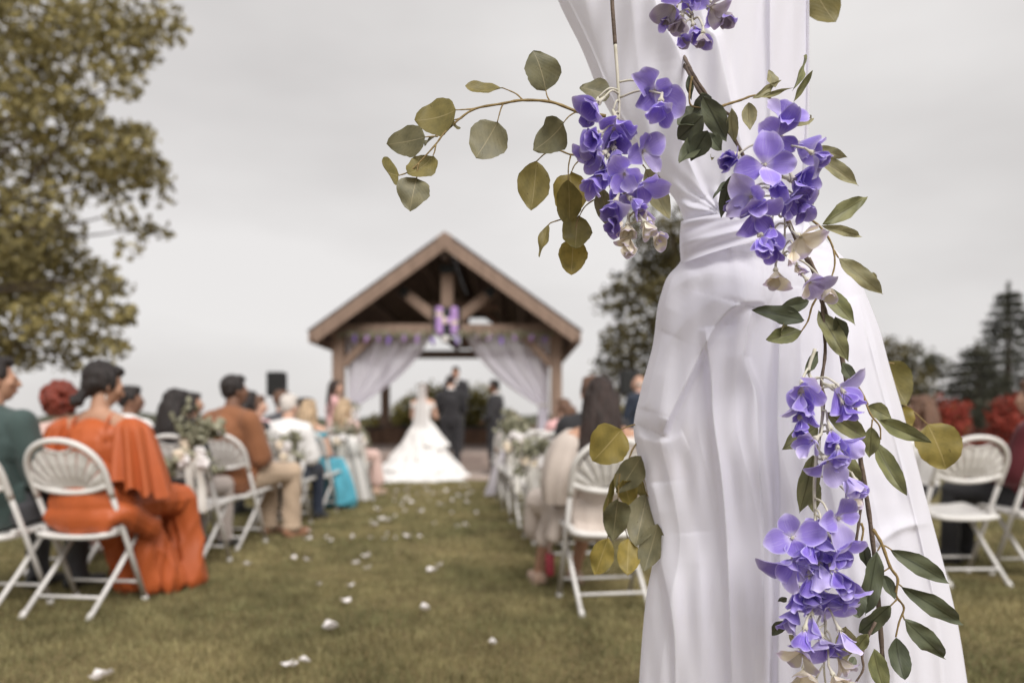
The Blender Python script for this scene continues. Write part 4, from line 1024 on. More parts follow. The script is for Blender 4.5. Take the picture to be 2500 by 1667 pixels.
for i, (x, y, r, lab) in enumerate(((.33, 6.15, 7, 'empty white folding chair, third from the camera along right aisle'), (.22, 7.1, 8, 'empty white folding chair, fourth from the camera along right aisle'), (.62, 7.5, 12, 'white folding chair under the man in dark grey'),
                                    (.13, 8.1, 8, 'empty white folding chair, fifth from the camera along right aisle'), (.04, 9.1, 8, 'white folding chair, sixth along the right aisle'), (-.04, 10.1, 8, 'white folding chair nearest the altar on right aisle'))):
    chair(lab, x, y, r)
person('guest in blush seated at the far end of the right aisle', .0, 10.2, 14, 'sit', 'f', 'skin_tan', 'mid', 'hair_blond', ('dress_top', 'cloth_blush', dict(inf=.014, sleeve='none')), ('skirt', 'cloth_greige', {}), vox=.013, fine=False, yaw=10, scale=.88)
# --- far right
chair('empty white folding chair right of the drape', 2.80, 4.66, 2)
chair('white folding chair cut by the right edge', 3.32, 4.60, 3)
chair('white folding chair partly hidden by the drape at right', 2.62, 5.5, 4)
person('woman with long brown hair right of the drape', 3.12, 5.65, 8, 'sit', 'f', 'skin_light', 'long', 'hair_brown', ('blouse', 'cloth_white', dict(inf=.016, sleeve='none')), ('trousers', 'cloth_dark', {}), vox=.012, yaw=35, scale=.92)
person('person in maroon knit and black trousers at the right edge', 3.42, 4.85, 35, 'sit', 'm', 'skin_light', 'crop', 'hair_brown', ('sweater', 'cloth_maroon', dict(inf=.03, sleeve='long', hem=.03, loose=.02)), ('trousers', 'cloth_dark', {}), vox=.010, yaw=0, scale=.98)
finish_blobs()

# ================================================================ chair bouquets, hand bouquet, petals
def bouquet(label, x, y, z, h, w, nleaf, nflow, ribbon, seed, name='chair_bouquet', group='bouquets tied to the aisle chairs', sgn=1):
    g = random.Random(seed); t = thing(name, label, 'bouquet', (x, y, z), group=group)
    st = MB(); lf = MB()
    for k in range(11):
        a = g.uniform(0, 6.28); rr = w * g.uniform(.3, 1); up = h * g.uniform(.45, 1.0) if k % 4 else -h * g.uniform(.25, .5)
        tip = Vector((x + rr * math.cos(a), y + rr * math.sin(a) * .6, z + up)); pts = spline([(x, y, z), Vector((x, y, z)).lerp(tip, .55) + Vector((0, 0, .1 * h)), tip], 5)
        st.tube(pts, .0035, 5)
        for q in range(nleaf // 11):
            p = pts[g.randint(2, len(pts) - 1)] + Vector((g.uniform(-.05, .05), g.uniform(-.05, .05), g.uniform(-.03, .05)))
            lf.ell(p, (.030 * g.uniform(.7, 1.3), .024 * g.uniform(.7, 1.2), .004), Euler((g.uniform(0, 3), g.uniform(0, 3), g.uniform(0, 3))).to_matrix(), 7, 4)
    st.build('stems', M['leaf_dark'], t); tag(lf.build('greenery', M['leaf_grey'], t, True), kind='stuff')
    for k in range(nflow):
        p = Vector((x + g.uniform(-.09, .09), y - .03 + g.uniform(-.05, .03), z + g.uniform(-.07, .07))); mb = MB()
        for q in range(7):
            a = q * .9 + k; mb.ell(p + Vector((.024 * math.cos(a), -.012 * (q % 2), .024 * math.sin(a))), (.022, .012, .020), Euler((0, a, 0)).to_matrix(), 7, 5)
        mb.ell(p + Vector((0, -.012, 0)), (.014, .014, .014), None, 7, 5); mb.build('flower', M['petal_white'] if k % 3 else M['silk_cream'], t, True)
    for k in range(ribbon):
        V = []; x0 = x + (k - .2) * .05; L = .44 - .08 * k
        for j in range(17):
            v = j / 16
            for u in (-1, 0, 1): V.append((x0 + u * .026 + .03 * v * (k + .4), y - .045 - .012 * math.sin(v * 7 + k) + .008 * (u == 0), z - .02 - L * v - .012 * (u == 0) * (v == 1)))
        F = [(j * 3 + i, j * 3 + i + 1, j * 3 + i + 4, j * 3 + i + 3) for j in range(16) for i in range(2)]
        mesh('ribbon', V, F, M['ribbon'], t)
bouquet('big eucalyptus bouquet with ivory ribbon on second left chair', -2.07, 4.80, .80, .30, .20, 210, 7, 2, 1)
bouquet('bouquet of pale flowers behind the white haired man', -2.03, 6.72, .72, .18, .15, 120, 8, 2, 2)
bouquet('bouquet tied to the chair between turquoise and blush dresses', -2.0, 8.72, .78, .22, .15, 110, 6, 1, 3)
bouquet('bouquet on the blush woman\'s chair near the altar', -1.98, 9.62, .75, .18, .13, 90, 5, 2, 4)
bouquet('nearest bouquet on the right aisle beyond the cream blouse', .16, 5.92, .66, .24, .15, 150, 8, 2, 5)
bouquet('tall bouquet in the middle of the right aisle', .05, 6.88, .80, .26, .15, 150, 8, 2, 6)
bouquet('bouquet with white bloom on fifth chair of right aisle', -.0, 7.88, .80, .28, .16, 150, 8, 1, 7)
bouquet('bouquet below the curtain on sixth chair of right aisle', -.0, 8.88, .86, .26, .16, 130, 7, 2, 8)
bouquet('farthest bouquet of right aisle with long pale ribbon', -.07, 9.90, .74, .18, .13, 110, 6, 2, 9)
bouquet('hand bouquet of cream roses held by the pink bridesmaid', -2.70, 12.52, 1.14, .16, .12, 90, 12, 1, 12, 'hand_bouquet', None)
# long lilac ribbon hanging from the farthest right bouquet
rb = thing('hanging_sash', 'long lilac white sash hanging at the end of right aisle', 'sash', (-.15, 9.75, 0))
V = []
for j in range(25):
    v = j / 24
    for i in range(9): u = -1 + i / 4; V.append((-.09 - .20 * v + u * (.03 + .05 * v), 9.72 + .02 * math.sin(u * 5 + v), .76 - .74 * v))
mesh('cloth', V, [(j * 9 + i, j * 9 + i + 1, j * 9 + i + 10, j * 9 + i + 9) for j in range(24) for i in range(8)], M['sheer_far'], rb)
# white wrap falling from the chair in front of the blush dress
sh = thing('white_wrap', 'white cloth wrap falling over the chair left of the blush dress', 'cloth', (-2.0, 8.9, 0))
V = []
for j in range(31):
    v = j / 30
    for i in range(25):
        u = -1 + i / 12
        if v < .45: y, z = 8.78 - .08 * math.sin(v * 7), .50 + .34 * (1 - abs(v - .12) * 2.2)
        else: y, z = 8.80 + .35 * (v - .45), .60 - 1.02 * (v - .45)
        V.append((-2.02 + u * (.13 + .06 * v) + .16 * v, y + .025 * math.sin(u * 8 + v * 3), max(.03, z + .012 * math.sin(u * 13))))
mesh('cloth', V, [(j * 25 + i, j * 25 + i + 1, j * 25 + i + 26, j * 25 + i + 25) for j in range(30) for i in range(24)], M['cloth_gown'], sh)

PZ = [(800, 760, 2.0), (865, 628, 1.3), (893, 552, 1.0), (740, 543, .8), (1245, 665, 1.5), (1573, 826, 1.0), (594, 930, 1), (628, 930, .8), (672, 910, .9), (1285, 480, 1.5), (1320, 458, 1.5), (970, 412, 1.4), (918, 443, 1.1), (977, 467, 1.1), (620, 420, 1.1), (685, 428, 1.1), (400, 447, 1), (690, 330, 1.5),
      (775, 320, 1), (795, 335, 1), (905, 320, 1.3), (990, 320, .8), (1110, 322, .9), (1168, 317, 1.5), (700, 290, 1.1), (1003, 258, 1.2), (1040, 232, 1.5), (1070, 238, 1.4), (1412, 266, 1.1), (1020, 183, 1.3), (1228, 197, 1.6), (1047, 108, 1.2), (1112, 97, 1.3), (1105, 123, 1.2), (1160, 97, 1.4), (1145, 145, 1.3), (1165, 130, 1.5), (1185, 150, 1.3),
      (1220, 100, 1), (1290, 108, 1.2), (1355, 97, 1.5), (1325, 105, 1), (1383, 142, 1.2), (1455, 75, 1.5), (1450, 118, 1.3), (1465, 105, 1.2), (1540, 98, 1.1), (1245, 68, 1), (-290, 985, 1.5), (-315, 1000, 1.4)]
_g = random.Random(4)
PZ += [(_g.uniform(880, 1500), _g.uniform(62, 170) if k % 3 else _g.uniform(170, 330), _g.uniform(.8, 1.3)) for k in range(34)]
g = random.Random(77); pm = []
for q in range(3):
    V = []; F = []
    for j in range(6):
        for i in range(7):
            a = i / 6 * 2 * math.pi; r = j / 5; rr = (.030 + .006 * math.sin(a * 2 + q)) * r
            V.append((rr * math.cos(a), rr * .8 * math.sin(a), .005 + .016 * r * r * (1 + .6 * math.sin(a * 2 + q * 2))))
    F = [(j * 7 + i, j * 7 + i + 1, (j + 1) * 7 + i + 1, (j + 1) * 7 + i) for j in range(5) for i in range(6)]
    me = bpy.data.meshes.new('rose_petal'); me.from_pydata(V, [], F); me.polygons.foreach_set('use_smooth', [True] * len(F)); me.materials.append(M['petal_white']); pm.append(me)
for zx, zy, s in PZ:
    px, py = 400 + zx * .5102, 1150 + zy * .5102; Z = FPX * (CAMH - .03) / (py - HOR); p = at(px, py, Z)
    o = link('rose_petal', pm[g.randint(0, 2)]); o.location = (p.x, p.y, .028); k = s * .80; o.scale = (k, k, k)
    o.rotation_euler = (g.uniform(-.05, .45), g.uniform(-.25, .25), g.uniform(0, 6.28))
    tag(o, {(800, 760): 'largest white petal lying flat on the near grass', (865, 628): 'white petal next beyond the largest one on the aisle', (1245, 665): 'white petal alone in the middle of the near aisle', (1573, 826): 'small white petal nearest the foot of the drape',
            (1285, 480): 'left petal of the white pair in the aisle centre', (1320, 458): 'right petal of the white pair in the aisle centre', (-290, 985): 'right petal of the pair at the bottom left corner', (-315, 1000): 'left petal of the pair at the bottom left corner',
            (594, 930): 'left of three small petals in a row, near grass', (628, 930): 'middle of three small petals in a row, near grass', (672, 910): 'right of three small petals in a row, near grass'}.get((zx, zy), 'white rose petal lying on the grass of the aisle'), 'petal', 'rose petals strewn on the aisle')
# ================================================================ draped arch post in the foreground
def interp(tab, y):
    ys, xs = zip(*tab); ys = np.array(ys, float); xs = np.array(xs, float); y = np.asarray(y, float)
    # smooth monotone-ish interpolation: Catmull-Rom slopes
    m = np.gradient(xs, ys); i = np.clip(np.searchsorted(ys, y) - 1, 0, len(ys) - 2)
    h = ys[i + 1] - ys[i]; t = np.clip((y - ys[i]) / h, 0, 1)
    return (2 * t ** 3 - 3 * t ** 2 + 1) * xs[i] + (t ** 3 - 2 * t ** 2 + t) * h * m[i] + (-2 * t ** 3 + 3 * t ** 2) * xs[i + 1] + (t ** 3 - t ** 2) * h * m[i + 1]
LEFT = [(-700, 1110), (-300, 1262), (-100, 1330), (0, 1362), (120, 1420), (240, 1470), (340, 1530), (430, 1600), (500, 1655), (535, 1668), (590, 1664), (640, 1660), (672, 1632), (720, 1613), (850, 1592), (950, 1565), (1050, 1547), (1090, 1552), (1160, 1568), (1240, 1586), (1320, 1597), (1380, 1592), (1440, 1580), (1530, 1570), (1667, 1560), (2000, 1545), (2620, 1520)]
RIGHT = [(-700, 1968), (0, 1976), (300, 1975), (420, 1968), (500, 1955), (545, 1974), (600, 2030), (645, 2074), (690, 2102), (737, 2122), (800, 2146), (886, 2170), (1000, 2203), (1250, 2270), (1400, 2310), (1520, 2338), (1667, 2362), (2000, 2405), (2620, 2450)]
ZC = 1.30
# fold lines traced over the cloth: points (px, py), height m, half width px on the left side and on the right side of the line
RIDGES = [
    ([(1405, -100), (1460, 120), (1530, 300), (1620, 440), (1690, 512)], .008, 40, 40),
    ([(1500, -300), (1540, 0), (1570, 250), (1620, 420), (1700, 515)], .010, 50, 30),
    ([(1560, -300), (1600, 0), (1662, 140), (1660, 280), (1672, 370), (1720, 480)], .024, 54, 9),
    ([(1690, -300), (1715, 30), (1748, 90), (1768, 170), (1788, 260), (1822, 400), (1840, 480)], .020, 42, 9),
    ([(1880, -300), (1880, 0), (1881, 250), (1878, 470)], .012, 8, 48),
    ([(1935, -300), (1935, 300), (1925, 480)], .008, 30, 14),
    ([(1655, 500), (1720, 512), (1790, 470), (1850, 420)], .018, 22, 16),
    ([(1664, 548), (1740, 540), (1830, 512), (1930, 480)], .012, 30, 18),
    ([(1664, 606), (1730, 590), (1790, 566), (1850, 545)], .020, 34, 9),
    ([(1600, 800), (1650, 700), (1730, 668), (1810, 680), (1890, 715)], .020, 46, 46),
    ([(1575, 1000), (1620, 860), (1690, 770), (1770, 722), (1850, 732), (1905, 722)], .020, 40, 40),
    ([(1615, 1060), (1637, 1010), (1668, 947), (1718, 847), (1749, 791), (1800, 744), (1870, 735)], .034, 70, 10),
    ([(1722, 800), (1727, 847), (1737, 935), (1743, 1035), (1765, 1200), (1780, 1450), (1790, 1800)], .022, 9, 55),
    ([(1838, 750), (1831, 778), (1818, 853), (1815, 880), (1837, 935), (1847, 985), (1853, 1123), (1862, 1248), (1864, 1400), (1866, 1700), (1875, 2600)], .034, 66, 8),
    ([(1543, 1062), (1580, 1074), (1625, 1080), (1670, 1062)], .008, 14, 30),
    ([(1590, 1180), (1605, 1330), (1640, 1500), (1650, 1700), (1655, 2600)], .016, 8, 46),
    ([(1905, 760), (1900, 1000), (1905, 1300), (1900, 1700), (1900, 2600)], .014, 10, 30),
    ([(1950, 700), (1962, 1000), (1968, 1300), (1975, 1700), (1985, 2600)], .010, 24, 8),
    ([(2020, 640), (2050, 850), (2085, 1150), (2110, 1450), (2125, 1700), (2150, 2600)], .016, 40, 12),
    ([(2105, 720), (2165, 950), (2230, 1230), (2285, 1480), (2310, 1700), (2380, 2600)], .012, 44, 8),
    ([(2140, 1330), (2200, 1290), (2280, 1275)], .010, 20, 8),
    ([(2092, 720), (2140, 900), (2205, 1150), (2262, 1380), (2318, 1667), (2395, 2500)], .0032, 4, 4),
    ([(1386, 0), (1444, 120), (1494, 240), (1556, 345), (1622, 438)], .0032, 4, 4),
    ([(1700, 1300), (1715, 1500), (1712, 1700), (1720, 2600)], .008, 40, 30),
]
def ridge_height(px, py):
    out = np.zeros_like(px)
    for pts, amp, wl_, wr_ in RIDGES:
        P = np.array([(p.x, p.y) for p in spline([(a, b, 0) for a, b in pts], 5)])
        best = np.full(px.shape, 1e9); sg = np.zeros_like(px); tt = np.zeros_like(px); L = len(P) - 1
        for i in range(L):
            a, b = P[i], P[i + 1]; d = b - a; q = np.clip(((px - a[0]) * d[0] + (py - a[1]) * d[1]) / (d @ d), 0, 1)
            cx, cy = px - a[0] - q * d[0], py - a[1] - q * d[1]; dd = np.hypot(cx, cy); cr = d[0] * (py - a[1]) - d[1] * (px - a[0])
            m = dd < best; best = np.where(m, dd, best); sg = np.where(m, cr, sg); tt = np.where(m, (i + q) / L, tt)
        # sign: positive cross = left of travel when y grows downward
        w = np.where(sg > 0, wl_, wr_) if pts[-1][1] > pts[0][1] else np.where(sg > 0, wr_, wl_)
        fade = np.clip(tt / .12, 0, 1) * np.clip((1 - tt) / (.12 if len(pts) > 6 or pts[-1][1] > 2000 else .40), 0, 1)
        out += 1.25 * amp * np.exp(-(best / w) ** 1.5) * np.sqrt(fade)
    return out

dp = thing('draped_arch_post', 'white chiffon drape gathered at the waist of an arch post, foreground right', 'drape', (.47, 1.3, 0))
rows = np.concatenate([np.linspace(-700, -100, 12, endpoint=False), np.linspace(-100, 1740, 470, endpoint=False), np.linspace(1740, 2560, 24)])
NF, NBK = 320, 40
sF = np.sin(np.linspace(-math.pi / 2, math.pi / 2, NF)) * .55 + np.linspace(-1, 1, NF) * .45
sB = np.linspace(1, -1, NBK + 2)[1:-1]
Lx, Rx = interp(LEFT, rows), interp(RIGHT, rows); cx, ax = (Lx + Rx) / 2, (Rx - Lx) / 2
bd = np.minimum(.40 * ax * ZC / FPX, .11) + .012
Yr = rows[:, None]
Zedge = np.full((len(rows), 1), ZC)
pxF = cx[:, None] + ax[:, None] * sF[None]; pyF = np.repeat(Yr, NF, 1)
prof = (1 - np.abs(sF) ** 2.4) ** .62
hF = ridge_height(pxF, pyF)
gath = np.exp(-((pyF - 560) / 75.0) ** 2) * (.0025 * np.sin(pyF * .115 - pxF * .035 + 2.2 * np.sin(pxF * .012)) + .0015 * np.sin(pyF * .21 - pxF * .08 + 1.5 * np.sin(pyF * .05)))
rad_ = np.arctan2(pyF - 520, pxF - 1760); gath += np.exp(-(np.hypot(pxF - 1760, pyF - 520) / 190.0) ** 2) * .0024 * np.sin(rad_ * 16 + 1.2 * np.sin(rad_ * 5))
sN = np.repeat(sF[None], len(rows), 0); low = np.clip((pyF - 820) / 300.0, 0, 1)
fine = gath + low * (.0030 * (1 - 2 * np.abs(np.sin(sN * 11 + .5 * np.sin(pyF * .004)))) + .0018 * np.sin(sN * 37 + 1.1 * np.sin(pyF * .006 + sN * 3))) + .0016 * np.sin(pxF * .11 + 3 * np.sin(pyF * .006) + 1) + .0012 * np.sin(pxF * .047 + pyF * .013)
edge = np.clip((1 - np.abs(sF)) / .06, 0, 1)[None] ** .7
ZF = ZC - bd[:, None] * prof[None] - (hF * .95 + fine) * edge
pxB = cx[:, None] + ax[:, None] * sB[None]
ZB_ = ZC + (bd[:, None] * .8) * (1 - np.abs(sB) ** 2.4)[None] ** .6 + .010 * np.sin(sB * 26 + Yr * .004) * (1 - sB ** 2)
px = np.concatenate([pxF, pxB], 1); ZZ = np.concatenate([ZF, ZB_], 1); py = np.repeat(Yr, NF + NBK, 1)
X = (px - 1250) * ZZ / FPX; ZH = CAMH - (py - HOR) * ZZ / FPX
ZH = np.maximum(ZH, .012 + .0 * ZH)
def sheet(name, r0, r1, m, wrap=False):
    n = NF + NBK if wrap else NF; V = np.stack([X[r0:r1, :n], ZZ[r0:r1, :n], ZH[r0:r1, :n]], -1).reshape(-1, 3); k = r1 - r0
    F = [(j * n + i, j * n + (i + 1) % n, (j + 1) * n + (i + 1) % n, (j + 1) * n + i) for j in range(k - 1) for i in range(n if wrap else n - 1)]
    return mesh(name, V, F, m, dp)
iw0 = int(np.searchsorted(rows, 545)); iw1 = int(np.searchsorted(rows, 640))
sheet('upper_curtain', 0, iw0 + 1, M['sheer']); sheet('waist_wrap', iw0, iw1 + 1, M['sheer'], True); sheet('lower_curtain', iw1, len(rows), M['sheer'])
# the wrapped tie round the waist, a folded band of the same cloth
def tie():
    n, m_ = 90, 26; V = []
    for j in range(m_ + 1):
        v = -1 + 2 * j / m_
        for i in range(2 * n):
            th = math.pi * i / n; s = -math.cos(th); front = math.sin(th)
            y = 566 - 26 * s + 46 * v * (1 + .12 * math.sin(th * 2 + 1)) - 10 * (1 - s * s)
            Lq, Rq = float(interp(LEFT, 575.0)) - 5, 1962.0
            p = (Lq + Rq) / 2 + (Rq - Lq) / 2 * s * (1 + .012 * math.cos(v * 2.2))
            fold = .0045 * (1 - 2 * abs(math.sin(v * 3.4 + .8 * s + .4 * math.sin(th * 3)))) + .0025 * math.sin(v * 9 + s * 3)
            Z = ZC - (.088 * abs(front) ** .8 * (1 if front >= 0 else -.55) + (.012 + fold + .006 * (1 - v * v)) * (1 if front >= 0 else -1) * min(1, abs(front) * 4))
            V.append(((p - 1250) * Z / FPX, Z, CAMH - (y - HOR) * Z / FPX))
    k = 2 * n
    F = [(j * k + i, j * k + (i + 1) % k, (j + 1) * k + (i + 1) % k, (j + 1) * k + i) for j in range(m_) for i in range(k)]
    mesh('tie_band', V, F, M['sheer'], dp)
tie()
# the pole inside the cloth
mb = MB(); mb.tube([(.47, 1.3, 0), (.47, 1.3, 2.25)], .022, 12); mb.build('pole', M['white_metal'], dp, True)
mb = MB(); mb.tube([(.62, 1.3, 2.262), (-2.75, 1.3, 2.262)], .022, 12); mb.build('crossbar', M['white_metal'], dp, True)
mb = MB(); mb.tube([(-2.6, 1.3, 0), (-2.6, 1.3, 2.25)], .022, 12); mb.build('pole', M['white_metal'], dp, True)
mb = MB(); mb.box((.47, 1.3, .006), (.34, .34, .012), bev=.004); mb.build('base_plate', M['white_metal'], dp)
# a loose inner layer, so that the cloth shows more than one thickness
def inner(name, pts, w, seed):
    g = random.Random(seed); n, m_ = 26, len(pts) * 6; V = []; S = spline(pts, 6)
    for j, p in enumerate(S):
        for i in range(n + 1):
            u = -1 + 2 * i / n; V.append((p.x + u * w, p.y + .016 * math.sin(u * 9 + j * .05 + seed) + .012 * math.sin(u * 17), p.z))
    F = [(j * (n + 1) + i, j * (n + 1) + i + 1, (j + 1) * (n + 1) + i + 1, (j + 1) * (n + 1) + i) for j in range(len(S) - 1) for i in range(n)]
    mesh(name, V, F, M['sheer'], dp)
inner('inner_layer', [at(1900, -600, 1.3), at(1900, 0, 1.3), at(1890, 500, 1.3)], .045, 1)
inner('inner_layer', [at(1850, 700, 1.31), at(1880, 1100, 1.31), at(1900, 1600, 1.31), at(1920, 2500, 1.31)], .14, 2)

# ================================================================ leaves
def leaf_material(name, ca, cb, rib, ribw, trans, spots=0.25, rough=.5):
    """colour runs between two tones from leaf to leaf; the midrib is a paler or darker stripe of the leaf itself"""
    m = bpy.data.materials.new(name); n, l, p = nodes(m)
    oi = n.new('ShaderNodeObjectInfo'); mx = n.new('ShaderNodeMixRGB'); mx.inputs['Color1'].default_value = (*ca, 1); mx.inputs['Color2'].default_value = (*cb, 1)
    l.new(oi.outputs['Random'], mx.inputs['Fac'])
    tc = n.new('ShaderNodeTexCoord'); nz = n.new('ShaderNodeTexNoise'); nz.inputs['Scale'].default_value = 3.5; nz.inputs['Detail'].default_value = 7
    l.new(tc.outputs['Object'], nz.inputs['Vector'])
    sp = n.new('ShaderNodeMixRGB'); sp.blend_type = 'MULTIPLY'; rp = n.new('ShaderNodeValToRGB')
    rp.color_ramp.elements[0].position = .35; rp.color_ramp.elements[0].color = (1 - spots, 1 - spots * .9, 1 - spots * .8, 1); rp.color_ramp.elements[1].position = .6; rp.color_ramp.elements[1].color = (1.05, 1.05, 1.05, 1)
    l.new(nz.outputs['Fac'], rp.inputs['Fac']); sp.inputs['Fac'].default_value = 1; l.new(mx.outputs['Color'], sp.inputs['Color1']); l.new(rp.outputs['Color'], sp.inputs['Color2'])
    n2 = n.new('ShaderNodeTexNoise'); n2.inputs['Scale'].default_value = 16; n2.inputs['Detail'].default_value = 2; va = n.new('ShaderNodeVectorMath'); va.operation = 'ADD'; cb_ = n.new('ShaderNodeCombineXYZ'); l.new(oi.outputs['Random'], cb_.inputs['Z'])
    vs = n.new('ShaderNodeVectorMath'); vs.operation = 'SCALE'; vs.inputs['Scale'].default_value = 40; l.new(cb_.outputs['Vector'], vs.inputs[0]); l.new(tc.outputs['Object'], va.inputs[0]); l.new(vs.outputs['Vector'], va.inputs[1]); l.new(va.outputs['Vector'], n2.inputs['Vector']); l.new(va.outputs['Vector'], nz.inputs['Vector'])
    m2 = n.new('ShaderNodeMapRange'); m2.inputs['From Min'].default_value = .68; m2.inputs['From Max'].default_value = .74; m2.inputs['To Max'].default_value = .55; l.new(n2.outputs['Fac'], m2.inputs['Value'])
    sk = n.new('ShaderNodeMixRGB'); sk.inputs['Color2'].default_value = (.07, .05, .025, 1); l.new(m2.outputs['Result'], sk.inputs['Fac']); l.new(sp.outputs['Color'], sk.inputs['Color1'])
    uv = n.new('ShaderNodeUVMap'); sx = n.new('ShaderNodeSeparateXYZ'); l.new(uv.outputs['UV'], sx.inputs['Vector'])
    a1 = n.new('ShaderNodeMath'); a1.operation = 'SUBTRACT'; a1.inputs[1].default_value = .5; l.new(sx.outputs['X'], a1.inputs[0])
    a2 = n.new('ShaderNodeMath'); a2.operation = 'ABSOLUTE'; l.new(a1.outputs[0], a2.inputs[0])
    a3 = n.new('ShaderNodeMapRange'); a3.inputs['From Min'].default_value = ribw * .4; a3.inputs['From Max'].default_value = ribw; a3.inputs['To Min'].default_value = .75; a3.inputs['To Max'].default_value = 0
    l.new(a2.outputs[0], a3.inputs['Value'])
    # side veins
    wv = n.new('ShaderNodeTexWave'); wv.inputs['Scale'].default_value = 5.0; wv.inputs['Distortion'].default_value = 1.5; wv.bands_direction = 'DIAGONAL'; l.new(uv.outputs['UV'], wv.inputs['Vector'])
    rb = n.new('ShaderNodeMixRGB'); rb.inputs['Color2'].default_value = (*rib, 1); l.new(a3.outputs['Result'], rb.inputs['Fac']); l.new(sk.outputs['Color'], rb.inputs['Color1'])
    l.new(rb.outputs['Color'], p.inputs['Base Color']); p.inputs['Roughness'].default_value = rough; p.inputs['Specular IOR Level'].default_value = .35
    bp = n.new('ShaderNodeBump'); bp.inputs['Strength'].default_value = .05; bp.inputs['Distance'].default_value = .002; l.new(wv.outputs['Fac'], bp.inputs['Height']); l.new(bp.outputs['Normal'], p.inputs['Normal'])
    tr = n.new('ShaderNodeBsdfTranslucent'); l.new(rb.outputs['Color'], tr.inputs['Color']); ms = n.new('ShaderNodeMixShader'); ms.inputs['Fac'].default_value = trans
    l.new(p.outputs['BSDF'], ms.inputs[1]); l.new(tr.outputs['BSDF'], ms.inputs[2]); l.new(ms.outputs['Shader'], n['Material Output'].inputs['Surface'])
    return m
M['euc_grey'] = leaf_material('euc_grey', (0.215, 0.195, 0.115), (0.165, 0.155, 0.085), (0.36, 0.31, 0.19), .018, .22)
M['euc_olive'] = leaf_material('euc_olive', (0.20, 0.17, 0.055), (0.24, 0.195, 0.07), (0.36, 0.30, 0.15), .018, .28)
M['euc_gold'] = leaf_material('euc_gold', (0.33, 0.25, 0.06), (0.29, 0.23, 0.065), (0.45, 0.36, 0.16), .018, .35)
M['wil_dark'] = leaf_material('wil_dark', (0.082, 0.095, 0.058), (0.11, 0.12, 0.07), (0.035, 0.04, 0.022), .05, .12, .2)
M['wil_green'] = leaf_material('wil_green', (0.19, 0.195, 0.085), (0.235, 0.225, 0.105), (0.09, 0.085, 0.035), .05, .2, .3)
M['wil_pale'] = leaf_material('wil_pale', (0.33, 0.30, 0.165), (0.28, 0.26, 0.135), (0.20, 0.17, 0.08), .05, .3, .25)
M['stem_brown'] = mat('stem_brown', (0.17, 0.125, 0.095), (0.09, 0.065, 0.05), 60, .7, .3, 200)
M['stem_olive'] = mat('stem_olive', (0.30, 0.215, 0.09), (0.20, 0.14, 0.06), 50, .6, .2, 200)
M['stem_pale'] = mat('stem_pale', (0.70, 0.67, 0.58), (0.58, 0.55, 0.44), 50, .6, .1, 200, trans=.15)

def leaf_mesh(kind, var):
    g = random.Random(var * 7 + (1 if kind == 'euc' else 2)); nv, nu = 14, 8; V = []; UV = []
    bend = g.uniform(-.45, .50); fold = g.uniform(.08, .38); tw = g.uniform(-.7, .7); ruf = g.uniform(.02, .05); curl = 0
    if kind == 'curl': bend = .75; fold = .25
    for j in range(nv + 1):
        v = j / nv
        if kind == 'euc': w = (math.sin(math.pi * v ** .78) ** .62) * (1 - .10 * v) if 0 < v < 1 else 0.0
        elif kind == 'oval': w = math.sin(math.pi * v ** .9) ** .75 if 0 < v < 1 else 0.0
        else: w = math.sin(math.pi * v ** .85) ** .95 if 0 < v < 1 else 0.0
        w = max(w, .012)
        asym = 1 + .05 * math.sin(v * 5 + var)
        for i in range(nu + 1):
            u = -1 + 2 * i / nu
            x = u * w * .5 * (asym if u > 0 else 2 - asym) * (1 + .03 * math.sin(v * 17 + (9 if u > 0 else 3) + var * 2) + .02 * math.sin(v * 41 + i)); z = fold * abs(u) * w * .5 * .55 + bend * (v - .5) ** 2 - bend * .25 + ruf * math.sin(v * 11 + var + u * 2) * abs(u)
            z += tw * (v - .5) * u * w * .4
            V.append((x, v, z)); UV.append((.5 + .5 * u, v))
    F = [(j * (nu + 1) + i, j * (nu + 1) + i + 1, (j + 1) * (nu + 1) + i + 1, (j + 1) * (nu + 1) + i) for j in range(nv) for i in range(nu)]
    me = bpy.data.meshes.new('leaf'); me.from_pydata(V, [], F); me.polygons.foreach_set('use_smooth', [True] * len(F))
    ul = me.uv_layers.new(name='UVMap'); idx = np.empty(len(me.loops), dtype=np.int32); me.loops.foreach_get('vertex_index', idx); ul.data.foreach_set('uv', np.array(UV, dtype=np.float32)[idx].ravel())
    me.update(); return me
LEAF = {}
for mk_ in ('euc_grey', 'euc_olive', 'euc_gold', 'wil_dark', 'wil_green', 'wil_pale'):
    for kd in ('euc', 'oval', 'lance'):
        for v in range(4):
            me = leaf_mesh(kd, v); me.materials.append(M[mk_]); LEAF[mk_, kd, v] = me
gl = random.Random(19)
def leaf(parent, base, tip, wpx, mk_, kd='lance', Z=1.08, dz=None, roll=None):
    """base and tip are pixels of the photograph, Z the distance of the leaf"""
    dz = gl.uniform(-.022, .022) if dz is None else dz; roll = gl.uniform(-.55, .55) if roll is None else roll
    a = at(base[0], base[1], Z + dz); b = at(tip[0], tip[1], Z - dz); d = b - a; L = d.length; y = d / L
    n0 = Vector((0, -1, .0)) - y * (-y.y); n0.normalize(); x0 = y.cross(n0)
    n = n0 * math.cos(roll) + x0 * math.sin(roll); x = y.cross(n)
    w = wpx * Z / FPX / max(.55, math.cos(roll) * .95)
    R = Matrix((x * w, y * L, n * L)).transposed().to_4x4(); R.translation = a - ORG[parent.name]
    o = link('leaf', LEAF[mk_, kd, gl.randint(0, 3)], parent); o.matrix_local = R
    return o
